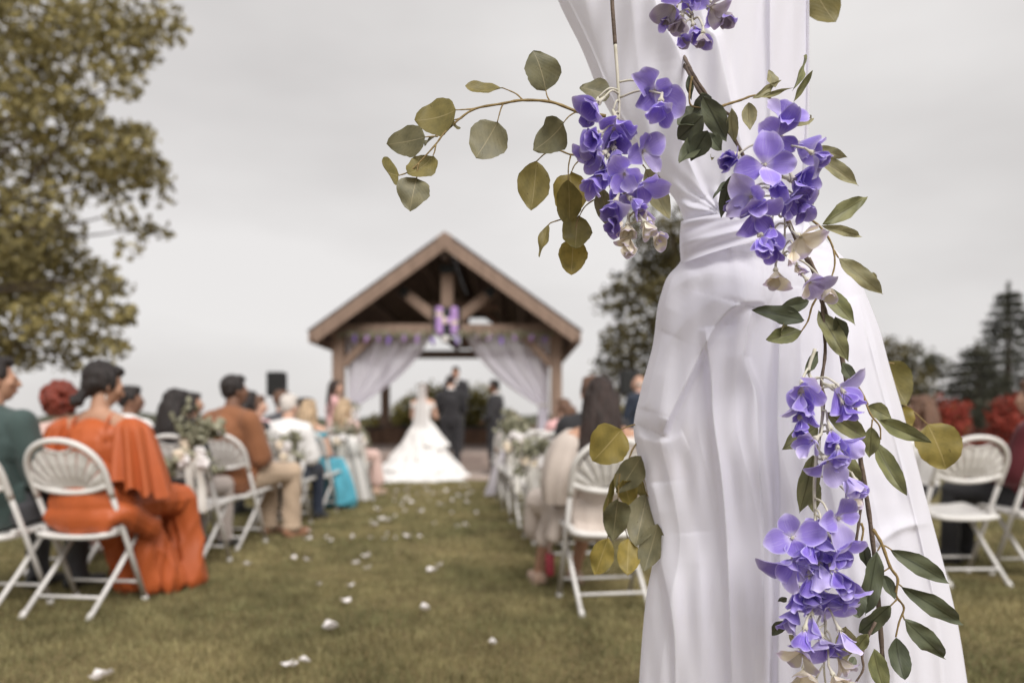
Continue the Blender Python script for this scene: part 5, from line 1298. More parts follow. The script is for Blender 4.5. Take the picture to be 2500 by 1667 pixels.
def stem(parent, name, pts, Z, r0, r1, m, n=5):
    P = [at(p[0], p[1], p[2] if len(p) > 2 else Z) for p in pts]; S = spline(P, n); k = len(S)
    mb = MB(); mb.tube(S, [(r0 + (r1 - r0) * i / (k - 1)) * (1 + .12 * math.sin(i * 2.1)) for i in range(k)], 7); return mb.build(name, M[m], parent, True)
def z8(x, y): return (900 + x * .408, 80 + y * .408)
def z7(x, y): return (1330 + x * .3826, y * .3826)
def zr(x, y): return (1500 + x * .3827, 400 + y * .3827)
def zq(x, y): return (1450 + x * .5018, 880 + y * .5018)
def z5(x, y): return (1180 + x * .4336, 860 + y * .4336)
def z6(x, y): return (2100 + x * .4145, 850 + y * .4145)

# --- silver dollar eucalyptus, upper left
eu = thing('eucalyptus_branch', 'arching silver dollar eucalyptus branch reaching left from the drape', 'branch', at(1450, 275, 1.1))
ZE = 1.10
stem(eu, 'stem', [z8(1420, 500), z8(1300, 480), z8(1240, 470), z8(1090, 415), z8(920, 405), z8(800, 425), z8(640, 455), z8(540, 520), z8(450, 605), z8(400, 670), z8(300, 780), z8(235, 835), z8(180, 855)], ZE, .0026, .0009, 'stem_olive')
for tw in ([(1085, 412), (1068, 380), (1060, 345)], [(920, 402), (880, 365), (800, 330)], [(640, 455), (580, 460), (520, 463)], [(805, 425), (790, 460), (770, 535)], [(1245, 472), (1200, 500), (1165, 540)], [(415, 620), (370, 622), (335, 625)], [(402, 670), (395, 710), (385, 735)],
           [(300, 780), (290, 830), (288, 870)], [(560, 510), (530, 518), (505, 525)]):
    stem(eu, 'twig', [z8(*p) for p in tw], ZE, .0013, .0008, 'stem_olive')
for base, tip, w, mk_, kd, roll in (((1060, 348), (985, 108), 225, 'euc_grey', 'euc', .3), ((800, 332), (578, 318), 105, 'euc_olive', 'oval', .7), ((522, 463), (275, 525), 228, 'euc_olive', 'euc', .1), ((772, 535), (640, 748), 238, 'euc_grey', 'euc', -.1), ((1168, 540), (985, 705), 205, 'euc_grey', 'euc', .15),
                                    ((338, 625), (108, 668), 175, 'euc_grey', 'euc', -.2), ((388, 738), (232, 842), 165, 'euc_olive', 'euc', .2), ((180, 855), (88, 800), 170, 'euc_olive', 'oval', .5), ((288, 870), (246, 1068), 200, 'euc_grey', 'euc', .0), ((395, 620), (340, 672), 50, 'euc_grey', 'oval', .9), ((500, 540), (545, 565), 50, 'euc_olive', 'oval', .3)):
    leaf(eu, z8(*base), z8(*tip), w * .408, mk_, kd, ZE, None, roll)
e2 = thing('eucalyptus_branch', 'drooping yellow green eucalyptus sprig left of upper violet cluster', 'branch', at(1430, 380, 1.12))
ZE = 1.13
stem(e2, 'stem', [z8(1420, 740), z8(1290, 730), z8(1210, 730), z8(1135, 705), z8(1060, 722), z8(1005, 770)], ZE, .0018, .0009, 'stem_olive')
for tw in ([(1210, 732), (1196, 800), (1195, 885)], [(1290, 742), (1235, 790), (1210, 845)], [(1400, 970), (1300, 1035), (1255, 1110)], [(1255, 1085), (1150, 1118), (1090, 1138), (1075, 1155)], [(1255, 1105), (1235, 1180), (1222, 1255)], [(1430, 960), (1390, 940), (1380, 930)], [(1640, 790), (1660, 815)]):
    stem(e2, 'twig', [z8(*p) for p in tw], ZE, .0013, .0008, 'stem_olive')
for base, tip, w, mk_, kd, roll, Z in (((1005, 768), (972, 1064), 190, 'euc_olive', 'oval', .1, 1.12), ((1208, 838), (1215, 1095), 220, 'euc_gold', 'euc', .1, 1.15), ((1195, 880), (1200, 1162), 148, 'euc_olive', 'oval', .2, 1.11), ((1252, 1098), (1238, 1290), 182, 'euc_olive', 'euc', .0, 1.12), ((1225, 1235), (1212, 1450), 172, 'euc_gold', 'euc', .1, 1.14),
                                       ((1075, 1150), (1020, 1342), 55, 'euc_olive', 'lance', .5, 1.12), ((1655, 820), (1800, 1115), 118, 'wil_pale', 'oval', .2, 1.14), ((1385, 925), (1440, 1172), 100, 'euc_grey', 'oval', .3, 1.13)):
    leaf(e2, z8(*base), z8(*tip), w * .408, mk_, kd, Z, None, roll)
leaf(e2, (1488, 235), (1415, 215), 60, 'euc_grey', 'euc', 1.20, .0, .2)
# --- eucalyptus, lower left
e3 = thing('eucalyptus_branch', 'cluster of hanging eucalyptus leaves left of the lower drape', 'branch', at(1560, 1050, 1.31))
stem(e3, 'stem', [z5(960, 400), z5(845, 408), z5(770, 437)], 1.29, .0018, .001, 'stem_olive')
stem(e3, 'stem', [z5(950, 420), z5(850, 530), z5(810, 620), z5(755, 690), z5(715, 790), z5(690, 900)], 1.29, .002, .0008, 'stem_olive')
for tw in ([(770, 670), (762, 740), (758, 832)], [(900, 700), (920, 760), (922, 800)], [(758, 832), (790, 960), (815, 1050)], [(735, 760), (710, 950), (700, 1045)], [(925, 800), (960, 880), (982, 970)]):
    stem(e3, 'twig', [z5(*p) for p in tw], 1.29, .0013, .0008, 'stem_olive')
for base, tip, w, mk_, kd, roll, Z in (((778, 434), (615, 612), 232, 'euc_gold', 'euc', .0, 1.25), ((890, 585), (758, 792), 145, 'euc_grey', 'oval', .2, 1.28), ((790, 720), (830, 870), 120, 'euc_gold', 'euc', .2, 1.30), ((758, 830), (730, 1062), 152, 'euc_grey', 'euc', .1, 1.26), ((922, 798), (858, 1092), 165, 'euc_grey', 'oval', .2, 1.28),
                                       ((982, 965), (905, 1232), 130, 'euc_grey', 'oval', .3, 1.26), ((702, 1045), (630, 1252), 128, 'euc_gold', 'oval', .1, 1.25), ((818, 1048), (810, 1256), 130, 'euc_gold', 'oval', -.1, 1.26), ((745, 680), (678, 930), 34, 'euc_olive', 'lance', .8, 1.28), ((880, 700), (915, 830), 90, 'euc_olive', 'oval', .3, 1.31)):
    leaf(e3, z5(*base), z5(*tip), w * .4336, mk_, kd, Z, None, roll)
# --- eucalyptus, right edge and top
e4 = thing('eucalyptus_branch', 'golden eucalyptus sprig poking out at the right of the drape', 'branch', at(2180, 970, 1.25))
stem(e4, 'stem', [z6(60, 230), z6(220, 310), z6(310, 370), z6(398, 450)], 1.36, .002, .0012, 'stem_olive')
stem(e4, 'twig', [z6(100, 60), z6(150, 80), z6(200, 90)], 1.30, .0014, .001, 'stem_olive')
leaf(e4, z6(165, 78), z6(275, 335), 205 * .4145, 'euc_olive', 'euc', 1.31, .0, .1); leaf(e4, z6(398, 448), z6(506, 712), 262 * .4145, 'euc_gold', 'euc', 1.36, .0, .1); leaf(e4, z6(245, 345), z6(295, 475), 105 * .4145, 'euc_gold', 'euc', 1.30, .0, .2)
e5 = thing('eucalyptus_leaf', 'single dark eucalyptus leaf at the top right of the drape', 'leaf', at(1990, 10, 1.3))
leaf(e5, (1972, -60), (2040, 55), 88, 'euc_olive', 'euc', 1.3, .0, .3); stem(e5, 'stem', [(1950, -120), (1965, -85), (1973, -58)], 1.3, .0018, .001, 'stem_olive')
leaf(e5, zr(1600, 715), zr(1675, 765), 32, 'euc_olive', 'oval', 1.3, .0, .2)

# --- willow leaf vines with brown stems
wv1 = thing('willow_vine', 'upper leafy vine with brown stem over the gathered drape', 'vine', at(1720, 200, 1.1))
ZW = 1.105
stem(wv1, 'stem', [(*z7(870, 330), 1.25), (*z7(908, 400), 1.16), z7(960, 500), z7(1050, 630), z7(1110, 690), z7(1200, 745)], ZW, .0030, .0022, 'stem_brown')
stem(wv1, 'stem', [(*z7(865, 380), 1.25), (*z7(908, 445), 1.17), z7(985, 580), z7(1080, 720), z7(1150, 810), z7(1215, 900), z7(1290, 1040)], ZW + .01, .0030, .0026, 'stem_brown')
stem(wv1, 'twig', [z7(1100, 690), z7(1160, 668), z7(1250, 640), z7(1330, 612), z7(1420, 620), z7(1480, 660)], ZW - .01, .0022, .0012, 'stem_olive')
stem(wv1, 'twig', [z7(940, 490), z7(925, 580), z7(930, 670), z7(1000, 690)], ZW - .015, .002, .001, 'stem_olive')
for base, tip, w, mk_, kd, roll in (((1330, 630), (1505, 512), 42, 'wil_pale', 'lance', .5), ((1470, 560), (1428, 448), 72, 'wil_pale', 'lance', .2), ((1380, 622), (1590, 560), 26, 'wil_pale', 'lance', .6), ((1580, 580), (1662, 350), 34, 'wil_green', 'lance', .5), ((1585, 655), (1710, 450), 44, 'wil_green', 'lance', .3),
                                    ((1190, 690), (1212, 905), 76, 'wil_pale', 'lance', .1), ((1300, 655), (1310, 832), 92, 'wil_pale', 'lance', .1), ((1000, 690), (848, 800), 130, 'wil_dark', 'oval', .3), ((1010, 740), (850, 890), 150, 'wil_dark', 'oval', -.2), ((995, 600), (1010, 700), 90, 'wil_dark', 'oval', .7), ((1010, 615), (1160, 905), 130, 'wil_dark', 'lance', .3),
                                    ((1010, 850), (856, 1042), 110, 'wil_dark', 'lance', .1), ((1040, 835), (932, 1030), 130, 'wil_dark', 'lance', -.2), ((1040, 840), (1130, 960), 80, 'wil_dark', 'lance', .4), ((920, 480), (935, 640), 40, 'wil_dark', 'lance', .5), ((1195, 1120), (1125, 1392), 88, 'wil_dark', 'lance', .2), ((1190, 1150), (1072, 1265), 36, 'wil_dark', 'lance', .6), ((1060, 990), (1080, 1010), 20, 'wil_pale', 'oval', .1)):
    leaf(wv1, z7(*base), z7(*tip), w * .3826, mk_, kd, ZW - .012, None, roll)
wv2 = thing('willow_vine', 'long leafy vine with brown stem down the right of the drape', 'vine', at(1940, 600, 1.1))
stem(wv2, 'stem', [zr(1090, 330), zr(1200, 560), zr(1270, 680), zr(1318, 850), zr(1350, 960), zr(1430, 1150), zr(1480, 1390), zq(1250, 270), zq(1292, 450), zq(1332, 700), zq(1362, 930), zq(1386, 1200), zq(1404, 1450), zq(1412, 1640)], 1.10, .0034, .0034, 'stem_brown')
stem(wv2, 'stem', [zr(1240, 600), zr(1310, 760), zr(1330, 960), zr(1345, 1200), zr(1320, 1400), zq(1120, 180), zq(1105, 330), zq(1088, 430)], 1.085, .0026, .0022, 'stem_brown')
stem(wv2, 'stem', [zq(1270, 200), zq(1290, 450), zq(1305, 620), zq(1290, 780), zq(1272, 900)], 1.105, .0024, .002, 'stem_brown')
stem(wv2, 'twig', [zr(1230, 340), zr(1310, 400), zr(1370, 480), zr(1400, 560), zr(1405, 650), zr(1380, 740)], 1.08, .0018, .0012, 'stem_olive'); stem(wv2, 'twig', [zr(1400, 550), zr(1430, 600)], 1.08, .0014, .001, 'stem_olive'); stem(wv2, 'twig', [zr(1300, 840), zr(1260, 910), zr(1235, 1000), zr(1190, 1072)], 1.07, .0018, .001, 'stem_olive')
stem(wv2, 'twig', [zq(1280, 120), zq(1310, 170), zq(1345, 260), zq(1390, 320), zq(1395, 385)], 1.07, .0018, .001, 'stem_olive'); stem(wv2, 'twig', [zq(1310, 165), zq(1335, 215)], 1.07, .0012, .001, 'stem_olive'); stem(wv2, 'twig', [zq(1355, 285), zq(1350, 330)], 1.07, .0012, .001, 'stem_olive')
stem(wv2, 'twig', [zq(1358, 820), zq(1400, 890), zq(1440, 1000), zq(1478, 1060), zq(1470, 1140), zq(1508, 1200), zq(1485, 1270), zq(1468, 1345)], 1.08, .0026, .0012, 'stem_olive')
for tw in ([(1400, 895), (1425, 905), (1448, 920)], [(1475, 1080), (1500, 1100)], [(1500, 1230), (1512, 1262)], [(1440, 1005), (1410, 1025)], [(1475, 1160), (1440, 1195)], [(1400, 890), (1380, 925)]):
    stem(wv2, 'twig', [zq(*p) for p in tw], 1.08, .0013, .001, 'stem_olive')
stem(wv2, 'twig', [zq(1370, 1270), zq(1330, 1350), zq(1305, 1430), zq(1310, 1500), zq(1270, 1570)], 1.085, .0024, .0014, 'stem_brown'); stem(wv2, 'twig', [zq(1300, 790), zq(1310, 830), zq(1290, 930)], 1.085, .002, .0012, 'stem_olive')
for base, tip, w, mk_, kd, roll in (((1738, 1002), (2002, 1186), 95, 'wil_pale', 'lance', .1), ((1722, 945), (1932, 1006), 66, 'wil_pale', 'lance', .3), ((1772, 1430), (2056, 1256), 108, 'wil_green', 'lance', .1), ((1770, 1440), (2022, 1510), 56, 'wil_pale', 'lance', .3), ((1735, 1165), (1710, 1312), 46, 'wil_green', 'lance', .4), ((1600, 800), (1712, 756), 56, 'wil_pale', 'lance', .2)):
    leaf(wv2, z7(*base), z7(*tip), w * .3826, mk_, kd, 1.10, None, roll)
for base, tip, w, mk_, kd, roll in (((1430, 600), (1712, 832), 110, 'wil_pale', 'lance', .1), ((1318, 790), (1536, 1030), 112, 'wil_green', 'lance', .1), ((1242, 876), (1048, 915), 90, 'wil_dark', 'lance', -.3), ((1212, 998), (880, 930), 112, 'wil_dark', 'oval', .1), ((1192, 1062), (966, 1120), 110, 'wil_green', 'lance', .2), ((1085, 1090), (1080, 1020), 70, 'wil_pale', 'lance', .3), ((1302, 935), (1492, 1262), 122, 'wil_green', 'lance', .1),
                                    ((1412, 975), (1488, 1150), 76, 'wil_dark', 'lance', .4), ((1300, 1200), (1222, 1345), 60, 'wil_dark', 'lance', .3), ((1455, 1265), (1540, 1400), 72, 'wil_dark', 'lance', .2)):
    leaf(wv2, zr(*base), zr(*tip), w * .3827, mk_, kd, 1.075, None, roll)
for base, tip, w, mk_, kd, roll in (((1136, 250), (1362, 400), 92, 'wil_green', 'lance', .1), ((1088, 318), (915, 432), 100, 'wil_green', 'lance', .2), ((1130, 393), (1296, 602), 105, 'wil_green', 'lance', .1), ((1068, 460), (1000, 742), 98, 'wil_green', 'lance', .1), ((1065, 545), (1072, 742), 72, 'wil_green', 'lance', .3), ((1335, 218), (1448, 280), 74, 'wil_green', 'lance', .2), ((1376, 285), (1642, 400), 78, 'wil_green', 'lance', .1),
                                    ((1366, 385), (1522, 656), 86, 'wil_green', 'lance', .1), ((1350, 322), (1340, 472), 74, 'wil_green', 'lance', .2), ((1446, 920), (1728, 1082), 92, 'wil_dark', 'lance', .0), ((1500, 1100), (1792, 1280), 92, 'wil_dark', 'lance', .1), ((1512, 1260), (1706, 1446), 98, 'wil_dark', 'lance', .1), ((1378, 925), (1320, 1236), 98, 'wil_dark', 'lance', .1), ((1312, 890), (1332, 1010), 52, 'wil_dark', 'lance', .3),
                                    ((1470, 1345), (1512, 1552), 98, 'wil_dark', 'oval', .1), ((1412, 1045), (1466, 1162), 52, 'wil_dark', 'lance', .3), ((1442, 1188), (1290, 1325), 92, 'wil_dark', 'oval', .1), ((1232, 1080), (1292, 1252), 110, 'wil_dark', 'oval', .2), ((1362, 1400), (1420, 1620), 90, 'wil_green', 'lance', .1), ((1332, 1328), (1258, 1422), 62, 'wil_green', 'lance', .3), ((935, 1260), (866, 1336), 62, 'wil_dark', 'lance', .1), ((948, 1332), (1045, 1412), 52, 'wil_pale', 'lance', .2), ((1228, 1295), (1222, 1475), 92, 'wil_pale', 'oval', .2),
                                    ((940, 1155), (895, 1172), 30, 'wil_dark', 'lance', .2), ((1270, 1440), (1240, 1490), 40, 'wil_dark', 'lance', .2)):
    leaf(wv2, zq(*base), zq(*tip), w * .5018, mk_, kd, 1.085, None, roll)

# ================================================================ silk wisteria
def petal_material(name, base, mid, edge, trans=.3):
    m = bpy.data.materials.new(name); n, l, p = nodes(m)
    uv = n.new('ShaderNodeUVMap'); sx = n.new('ShaderNodeSeparateXYZ'); l.new(uv.outputs['UV'], sx.inputs['Vector'])
    oi = n.new('ShaderNodeObjectInfo'); tc = n.new('ShaderNodeTexCoord'); nz = n.new('ShaderNodeTexNoise'); nz.inputs['Scale'].default_value = 2.2; nz.inputs['Detail'].default_value = 3; l.new(tc.outputs['Object'], nz.inputs['Vector'])
    ad = n.new('ShaderNodeMath'); ad.operation = 'MULTIPLY_ADD'; ad.inputs[1].default_value = .45; l.new(nz.outputs['Fac'], ad.inputs[0]); l.new(sx.outputs['Y'], ad.inputs[2])
    sb = n.new('ShaderNodeMath'); sb.operation = 'SUBTRACT'; sb.inputs[1].default_value = .22; l.new(ad.outputs[0], sb.inputs[0])
    rp = n.new('ShaderNodeValToRGB'); e = rp.color_ramp.elements
    e[0].position = .02; e[0].color = (*base, 1); e[1].position = 1.0; e[1].color = (*edge, 1)
    q = e.new(.30); q.color = (*mid, 1); q = e.new(.72); q.color = (*tuple(v * .92 for v in mid), 1)
    l.new(sb.outputs[0], rp.inputs['Fac'])
    # pale rim of the cut silk and lengthwise streaks
    s1 = n.new('ShaderNodeVectorMath'); s1.operation = 'MULTIPLY_ADD'; s1.inputs[1].default_value = (2, 2, 0); s1.inputs[2].default_value = (-1, -1, 0); l.new(uv.outputs['UV'], s1.inputs[0])
    s2 = n.new('ShaderNodeSeparateXYZ'); l.new(s1.outputs['Vector'], s2.inputs['Vector']); s3 = n.new('ShaderNodeMath'); s3.operation = 'ABSOLUTE'; l.new(s2.outputs['X'], s3.inputs[0])
    s4 = n.new('ShaderNodeMath'); s4.operation = 'MAXIMUM'; l.new(s3.outputs[0], s4.inputs[0]); l.new(s2.outputs['Y'], s4.inputs[1])
    s5 = n.new('ShaderNodeMapRange'); s5.inputs['From Min'].default_value = .80; s5.inputs['From Max'].default_value = 1.0; s5.inputs['To Max'].default_value = .55; l.new(s4.outputs[0], s5.inputs['Value'])
    st_ = n.new('ShaderNodeTexNoise'); sm_ = n.new('ShaderNodeMapping'); sm_.inputs['Scale'].default_value = (14, 1.2, 1); l.new(uv.outputs['UV'], sm_.inputs['Vector']); l.new(sm_.outputs['Vector'], st_.inputs['Vector']); st_.inputs['Scale'].default_value = 1.0
    s6 = n.new('ShaderNodeMapRange'); s6.inputs['From Min'].default_value = .55; s6.inputs['From Max'].default_value = .75; s6.inputs['To Max'].default_value = .30; l.new(st_.outputs['Fac'], s6.inputs['Value'])
    s7 = n.new('ShaderNodeMath'); s7.operation = 'MAXIMUM'; l.new(s5.outputs['Result'], s7.inputs[0]); l.new(s6.outputs['Result'], s7.inputs[1])
    rimx = n.new('ShaderNodeMixRGB'); rimx.inputs['Color2'].default_value = (*tuple(min(.9, v * .45 + .46) for v in edge), 1); l.new(s7.outputs[0], rimx.inputs['Fac']); l.new(rp.outputs['Color'], rimx.inputs['Color1'])
    hv = n.new('ShaderNodeHueSaturation'); hv.inputs['Saturation'].default_value = .92; mr = n.new('ShaderNodeMapRange'); mr.inputs['To Min'].default_value = .82; mr.inputs['To Max'].default_value = 1.5; l.new(oi.outputs['Random'], mr.inputs['Value']); l.new(mr.outputs['Result'], hv.inputs['Value']); l.new(rimx.outputs['Color'], hv.inputs['Color'])
    l.new(hv.outputs['Color'], p.inputs['Base Color']); p.inputs['Roughness'].default_value = .62; p.inputs['Specular IOR Level'].default_value = .25; p.inputs['Sheen Weight'].default_value = .15
    wv_ = n.new('ShaderNodeTexNoise'); mp = n.new('ShaderNodeMapping'); mp.inputs['Scale'].default_value = (40, 3, 1); l.new(uv.outputs['UV'], mp.inputs['Vector']); l.new(mp.outputs['Vector'], wv_.inputs['Vector']); wv_.inputs['Scale'].default_value = 1.0
    bp = n.new('ShaderNodeBump'); bp.inputs['Strength'].default_value = .25; bp.inputs['Distance'].default_value = .002; l.new(wv_.outputs['Fac'], bp.inputs['Height']); l.new(bp.outputs['Normal'], p.inputs['Normal'])
    tr = n.new('ShaderNodeBsdfTranslucent'); l.new(hv.outputs['Color'], tr.inputs['Color']); ms = n.new('ShaderNodeMixShader'); ms.inputs['Fac'].default_value = trans
    l.new(p.outputs['BSDF'], ms.inputs[1]); l.new(tr.outputs['BSDF'], ms.inputs[2]); l.new(ms.outputs['Shader'], n['Material Output'].inputs['Surface'])
    return m
M['pet_deep'] = petal_material('pet_deep', (0.45, 0.37, 0.68), (0.175, 0.105, 0.52), (0.30, 0.22, 0.66))
M['pet_mid'] = petal_material('pet_mid', (0.60, 0.54, 0.78), (0.285, 0.20, 0.68), (0.44, 0.36, 0.78))
M['pet_light'] = petal_material('pet_light', (0.70, 0.66, 0.82), (0.46, 0.385, 0.74), (0.58, 0.51, 0.82))
M['pet_cream'] = petal_material('pet_cream', (0.66, 0.60, 0.46), (0.70, 0.63, 0.50), (0.52, 0.43, 0.66))
M['pet_dusk'] = petal_material('pet_dusk', (0.50, 0.46, 0.38), (0.40, 0.35, 0.38), (0.30, 0.22, 0.42))
def petal_mesh(var):
    g = random.Random(var + 50); nv, nu = 10, 10; V = []; UV = []
    cup = (.30, .55, .40, .75)[var]; back = (.35, -.12, .55, .20)[var]; wd = (.84, .74, .90, .64)[var]
    for j in range(nv + 1):
        for i in range(nu + 1):
            a, b = -1 + 2 * i / nu, -1 + 2 * j / nv
            u, w = a * math.sqrt(1 - b * b / 2), b * math.sqrt(1 - a * a / 2)
            v = .5 + .5 * w; nar = .30 + .70 * min(1, v / .55) ** .8
            x = u * .5 * wd * nar * 1.08; y = v - .05 * (abs(u) < .2) * (v > .9) * (var == 0)
            r2 = (2 * x) ** 2
            z = cup * r2 * .62 - back * v * v * .55 + .055 * math.sin(u * 6 + var * 2) * v ** 4 + .05 * math.sin(v * 3.2) * (1 - abs(u)) * (var % 2) + .020 * math.sin(v * 7 + u * 4 + var)
            V.append((x, y, z)); UV.append((.5 + .5 * a, .5 + .5 * b))
    F = [(j * (nu + 1) + i, j * (nu + 1) + i + 1, (j + 1) * (nu + 1) + i + 1, (j + 1) * (nu + 1) + i) for j in range(nv) for i in range(nu)]
    me = bpy.data.meshes.new('petal'); me.from_pydata(V, [], F); me.polygons.foreach_set('use_smooth', [True] * len(F))
    ul = me.uv_layers.new(name='UVMap'); idx = np.empty(len(me.loops), dtype=np.int32); me.loops.foreach_get('vertex_index', idx); ul.data.foreach_set('uv', np.array(UV, dtype=np.float32)[idx].ravel()); me.update()
    return me
PET = {}
for c in ('pet_deep', 'pet_mid', 'pet_light', 'pet_cream', 'pet_dusk'):
    for v in range(4): me = petal_mesh(v); me.materials.append(M[c]); PET[c, v] = me
mb = MB(); mb.tube([(0, 0, -.55), (0, 0, -.25), (0, 0, -.06), (0, 0, .03)], [.06, .075, .15, .07], 8)
for k in range(5):
    a = k * 1.257; mb.tube([(.08 * math.cos(a), .08 * math.sin(a), -.06), (.16 * math.cos(a), .16 * math.sin(a), .10)], [.035, .008], 5)
mb.ell((0, 0, .10), (.07, .07, .06), None, 8, 5)
for k in range(6):
    a = k * 1.05; mb.ell((.055 * math.cos(a), .055 * math.sin(a), .15), (.022, .022, .03), None, 6, 4)
_c = mb.build('flower_proto', M['stem_pale'], None, True); CALYX = _c.data; bpy.data.objects.remove(_c); CALYX.name = 'flower'
gf = random.Random(33)
def cluster(label, rachis, flowers, Z, brown=None):
    ge = random.Random(len(flowers) * 3 + int(Z * 1000)); more = []
    for f in flowers:
        if f[3] in ('half', 'bell', 'cup') and ge.random() < .62:
            more.append((f[0] + ge.uniform(-34, 34), f[1] + ge.uniform(10, 44), f[2] * ge.uniform(.70, .92), 'bell', (f[4][0] + ge.uniform(-.4, .4), -.9, ge.uniform(.2, .6)), f[5] if f[5] in ('pet_cream', 'pet_dusk') else ge.choice(('pet_mid', 'pet_light', 'pet_deep'))))
    return cluster_of(label, rachis, list(flowers) + more, Z, brown)
def cluster_of(label, rachis, flowers, Z, brown=None):
    """flowers: (px, py, petal length px, opening, axis (x, up, toward camera), colour)"""
    t = thing('wisteria_cluster', label, 'flower cluster', at(rachis[0][0], rachis[0][1], Z), group=None); org = ORG[t.name]
    S = spline([at(p[0], p[1], Z + .012) for p in rachis], 8); k = len(S)
    mb = MB(); mb.tube(S, [.0026 - .0014 * i / k for i in range(k)], 7)
    for px_, py_, L, op, ax_, col in flowers:
        Zf = Z - gf.uniform(.0, .045) ; c = at(px_, py_, Zf); d = Vector((ax_[0], -ax_[2], ax_[1])).normalized(); size = (.92 if op == 'open' else 1.04) * L * Zf / FPX
        spread, npet = {'open': (1.15, 4), 'half': (.78, 4), 'bell': (.50, 4), 'cup': (.28, 5), 'bud': (.16, 4)}[op]
        c = c - d * size * (.10 if op == 'open' else .45)
        q = d.to_track_quat('Z', 'Y').to_matrix() @ Matrix.Rotation(gf.uniform(0, 6.28), 3, 'Z')
        f = link('flower', CALYX, t); mw = (q * size).to_4x4(); mw.translation = c - org; f.matrix_local = mw
        for i in range(npet):
            a = i * 2 * math.pi / npet + gf.uniform(-.22, .22); th = spread * gf.uniform(.75, 1.22); s = gf.uniform(.85, 1.12) * (1.0 if i % 2 else 1.1); v = gf.choice((0, 2, 2, 1) if op in ('open', 'half') else (1, 3, 1, 2))
            R = Matrix.Rotation(a, 3, 'Z') @ Matrix.Rotation(math.pi / 2 - th, 3, 'X') @ Matrix.Rotation(gf.uniform(-.2, .2), 3, 'Y')
            m4 = (R @ Matrix.Diagonal((s * gf.uniform(.80, 1.15), s * gf.uniform(.85, 1.2), s * gf.uniform(.5, 1.5)))).to_4x4(); m4.translation = R @ Vector((0, .03, 0))
            cc = col if gf.random() < .58 else {'pet_deep': 'pet_mid', 'pet_mid': gf.choice(('pet_deep', 'pet_light')), 'pet_light': 'pet_mid', 'pet_cream': gf.choice(('pet_cream', 'pet_light')), 'pet_dusk': 'pet_mid'}[col]
            o = link('petal', PET[cc, v], f); o.matrix_local = m4
        b0 = c - d * size * .5; j = min(range(k), key=lambda i: (S[i] - b0).length + (.02 if S[i].z < b0.z else 0)); j = max(0, j - 2)
        mb.tube(spline([S[j], S[j].lerp(b0, .5) + Vector((0, -.004, .006)), b0], 4), [.0016] * 9, 6)
    mb.build('stalk', M['stem_pale'], t, True)
    if brown:
        P = spline([at(p[0], p[1], Z + .012) for p in brown], 5); mb = MB(); mb.tube(P, .0030, 7); mb.build('stem', M['stem_brown'], t, True)
    return t
D, MI, LI, CR, DU = 'pet_deep', 'pet_mid', 'pet_light', 'pet_cream', 'pet_dusk'
cluster('violet silk wisteria cluster left of the gathered drape', [z7(450, 280), z7(466, 500), z7(475, 700), z7(462, 900), z7(480, 1080), z7(505, 1250), z7(540, 1400), z7(545, 1500)], [
    (1606, 225, 68, 'half', (.15, -.45, .8), D), (1445, 262, 58, 'bell', (-.55, -.6, .5), D), (1512, 312, 60, 'half', (.2, -.9, .45), D), (1450, 333, 58, 'cup', (-.5, -.5, .7), D), (1572, 368, 62, 'open', (.35, -.2, .9), MI), (1460, 388, 56, 'half', (-.55, -.6, .5), MI), (1504, 382, 50, 'bell', (.1, -.8, .4), D),
    (1474, 430, 60, 'bell', (-.4, -.8, .5), LI), (1525, 432, 58, 'half', (-.1, -.6, .8), MI), (1578, 462, 60, 'half', (.5, -.7, .5), MI), (1496, 508, 52, 'bell', (-.35, -.8, .5), MI), (1560, 512, 42, 'bell', (.3, -.8, .5), CR), (1582, 556, 40, 'bell', (.4, -.8, .4), CR), (1532, 562, 42, 'bell', (-.1, -.8, .6), CR), (1512, 545, 32, 'bud', (-.3, -.9, .4), CR), (1534, 606, 34, 'bud', (.05, -1, .4), CR)],
    1.075, [z7(425, -200), z7(430, 0), z7(440, 150), z7(450, 285)])
cluster('full violet silk wisteria cluster over the gathered waist of drape', [z7(1390, 880), z7(1420, 1000), z7(1480, 1120), z7(1450, 1250), z7(1500, 1380), zr(1085, 330), zr(1085, 500), zr(1070, 600)], [
    (1915, 285, 66, 'open', (.1, .35, .85), MI), (1900, 335, 64, 'open', (-.1, -.35, .85), D), (1966, 362, 58, 'bell', (.6, -.6, .5), MI), (1785, 388, 66, 'cup', (-.5, -.45, .7), MI), (1868, 402, 66, 'open', (.0, .0, 1), MI), (1955, 442, 66, 'cup', (.35, -.4, .8), MI), (1900, 452, 50, 'bell', (0, -.9, .4), D), (1832, 484, 64, 'half', (-.35, -.4, .85), MI),
    (1936, 496, 62, 'half', (.3, -.7, .6), MI), (1852, 534, 60, 'half', (.1, -.6, .7), D), (1800, 500, 50, 'bell', (-.5, -.7, .4), MI), (1860, 596, 60, 'cup', (-.1, -.8, .6), MI), (1967, 588, 50, 'half', (.4, -.6, .6), CR), (1935, 625, 36, 'bud', (-.2, -.9, .4), CR), (1893, 678, 46, 'bell', (-.2, -.9, .5), CR), (1986, 700, 48, 'half', (.3, -.7, .6), CR), (1950, 655, 34, 'bud', (.3, -.8, .4), CR)],
    1.05)
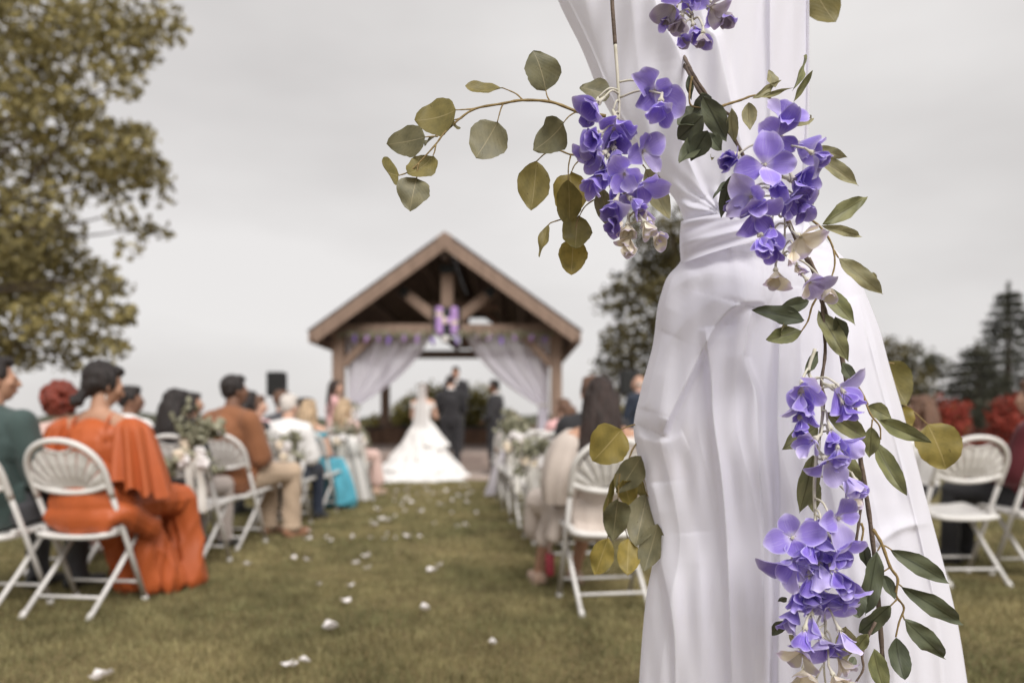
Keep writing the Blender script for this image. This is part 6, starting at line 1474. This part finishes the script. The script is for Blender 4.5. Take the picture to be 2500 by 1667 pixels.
cluster('half hidden dusky wisteria tip at the top of the drape', [z7(930, -200), z7(935, -80), z7(940, 60), z7(945, 150)], [
    (1640, 25, 46, 'half', (-.5, -.7, .5), DU), (1745, 28, 48, 'half', (.5, -.7, .5), DU), (1697, 78, 48, 'bell', (.05, -.9, .5), DU), (1688, -10, 48, 'half', (0, -.6, .7), D), (1660, 55, 44, 'bell', (-.3, -.9, .4), DU), (1655, -40, 50, 'half', (-.4, -.5, .6), MI), (1725, -40, 50, 'half', (.4, -.5, .6), MI)], 1.06)
cluster('violet blossoms halfway down the vine above the lowest cluster', [zr(1280, 1180), zr(1240, 1330), zq(1100, 150), zq(1110, 300), zq(1085, 430), zq(1075, 640)], [
    (1962, 950, 62, 'half', (-.3, -.5, .75), MI), (1968, 998, 54, 'bell', (-.2, -.9, .4), D), (2066, 955, 64, 'half', (.5, -.3, .75), MI), (2070, 1005, 50, 'bell', (.3, -.9, .4), D), (1975, 1084, 58, 'bell', (-.7, -.4, .5), LI), (2072, 1088, 58, 'bell', (.6, -.5, .5), LI), (2030, 1140, 60, 'half', (.2, -.6, .7), MI), (2075, 1180, 56, 'bell', (.4, -.7, .5), LI), (2035, 1070, 50, 'bell', (.1, -.8, .4), D), (2086, 1222, 32, 'bud', (.5, -.7, .4), CR)], 1.06)
cluster('lowest violet silk wisteria cluster against the white drape', [zq(1085, 430), zq(1072, 640), zq(1085, 860), zq(1095, 1100), zq(1125, 1280), zq(1120, 1500), zq(1140, 1640)], [
    (2047, 1265, 68, 'open', (.15, .0, 1), MI), (1935, 1312, 68, 'open', (-.3, .1, .9), D), (2062, 1345, 62, 'half', (.4, -.6, .65), D), (1930, 1388, 64, 'bell', (-.5, -.7, .5), MI), (2003, 1402, 62, 'bell', (.0, -.9, .5), LI), (2050, 1415, 64, 'cup', (.2, -.7, .7), D), (1945, 1462, 60, 'bell', (-.2, -.8, .6), MI), (2040, 1490, 66, 'half', (.3, -.8, .55), LI),
    (1935, 1508, 54, 'bell', (-.5, -.8, .3), MI), (1980, 1528, 56, 'bell', (-.1, -.9, .3), D), (1975, 1430, 56, 'bell', (-.2, -.8, .4), D), (2010, 1465, 54, 'half', (.1, -.7, .5), MI), (2070, 1450, 52, 'bell', (.4, -.8, .3), MI), (1960, 1560, 52, 'bell', (-.3, -.8, .3), MI), (2060, 1560, 48, 'bell', (.3, -.8, .3), LI), (1975, 1350, 56, 'bell', (-.3, -.7, .4), D), (2015, 1585, 64, 'half', (.1, -.8, .6), LI), (2000, 1300, 50, 'half', (-.2, .4, .7), D), (2005, 1350, 50, 'bell', (0, -.9, .3), D), (1950, 1610, 46, 'half', (-.5, -.6, .5), CR), (2060, 1620, 44, 'bell', (.5, -.8, .4), CR), (1965, 1655, 50, 'half', (-.2, -.7, .6), CR), (2045, 1668, 46, 'half', (.2, -.7, .6), CR), (2000, 1700, 44, 'bell', (0, -.9, .4), CR)], 1.045)
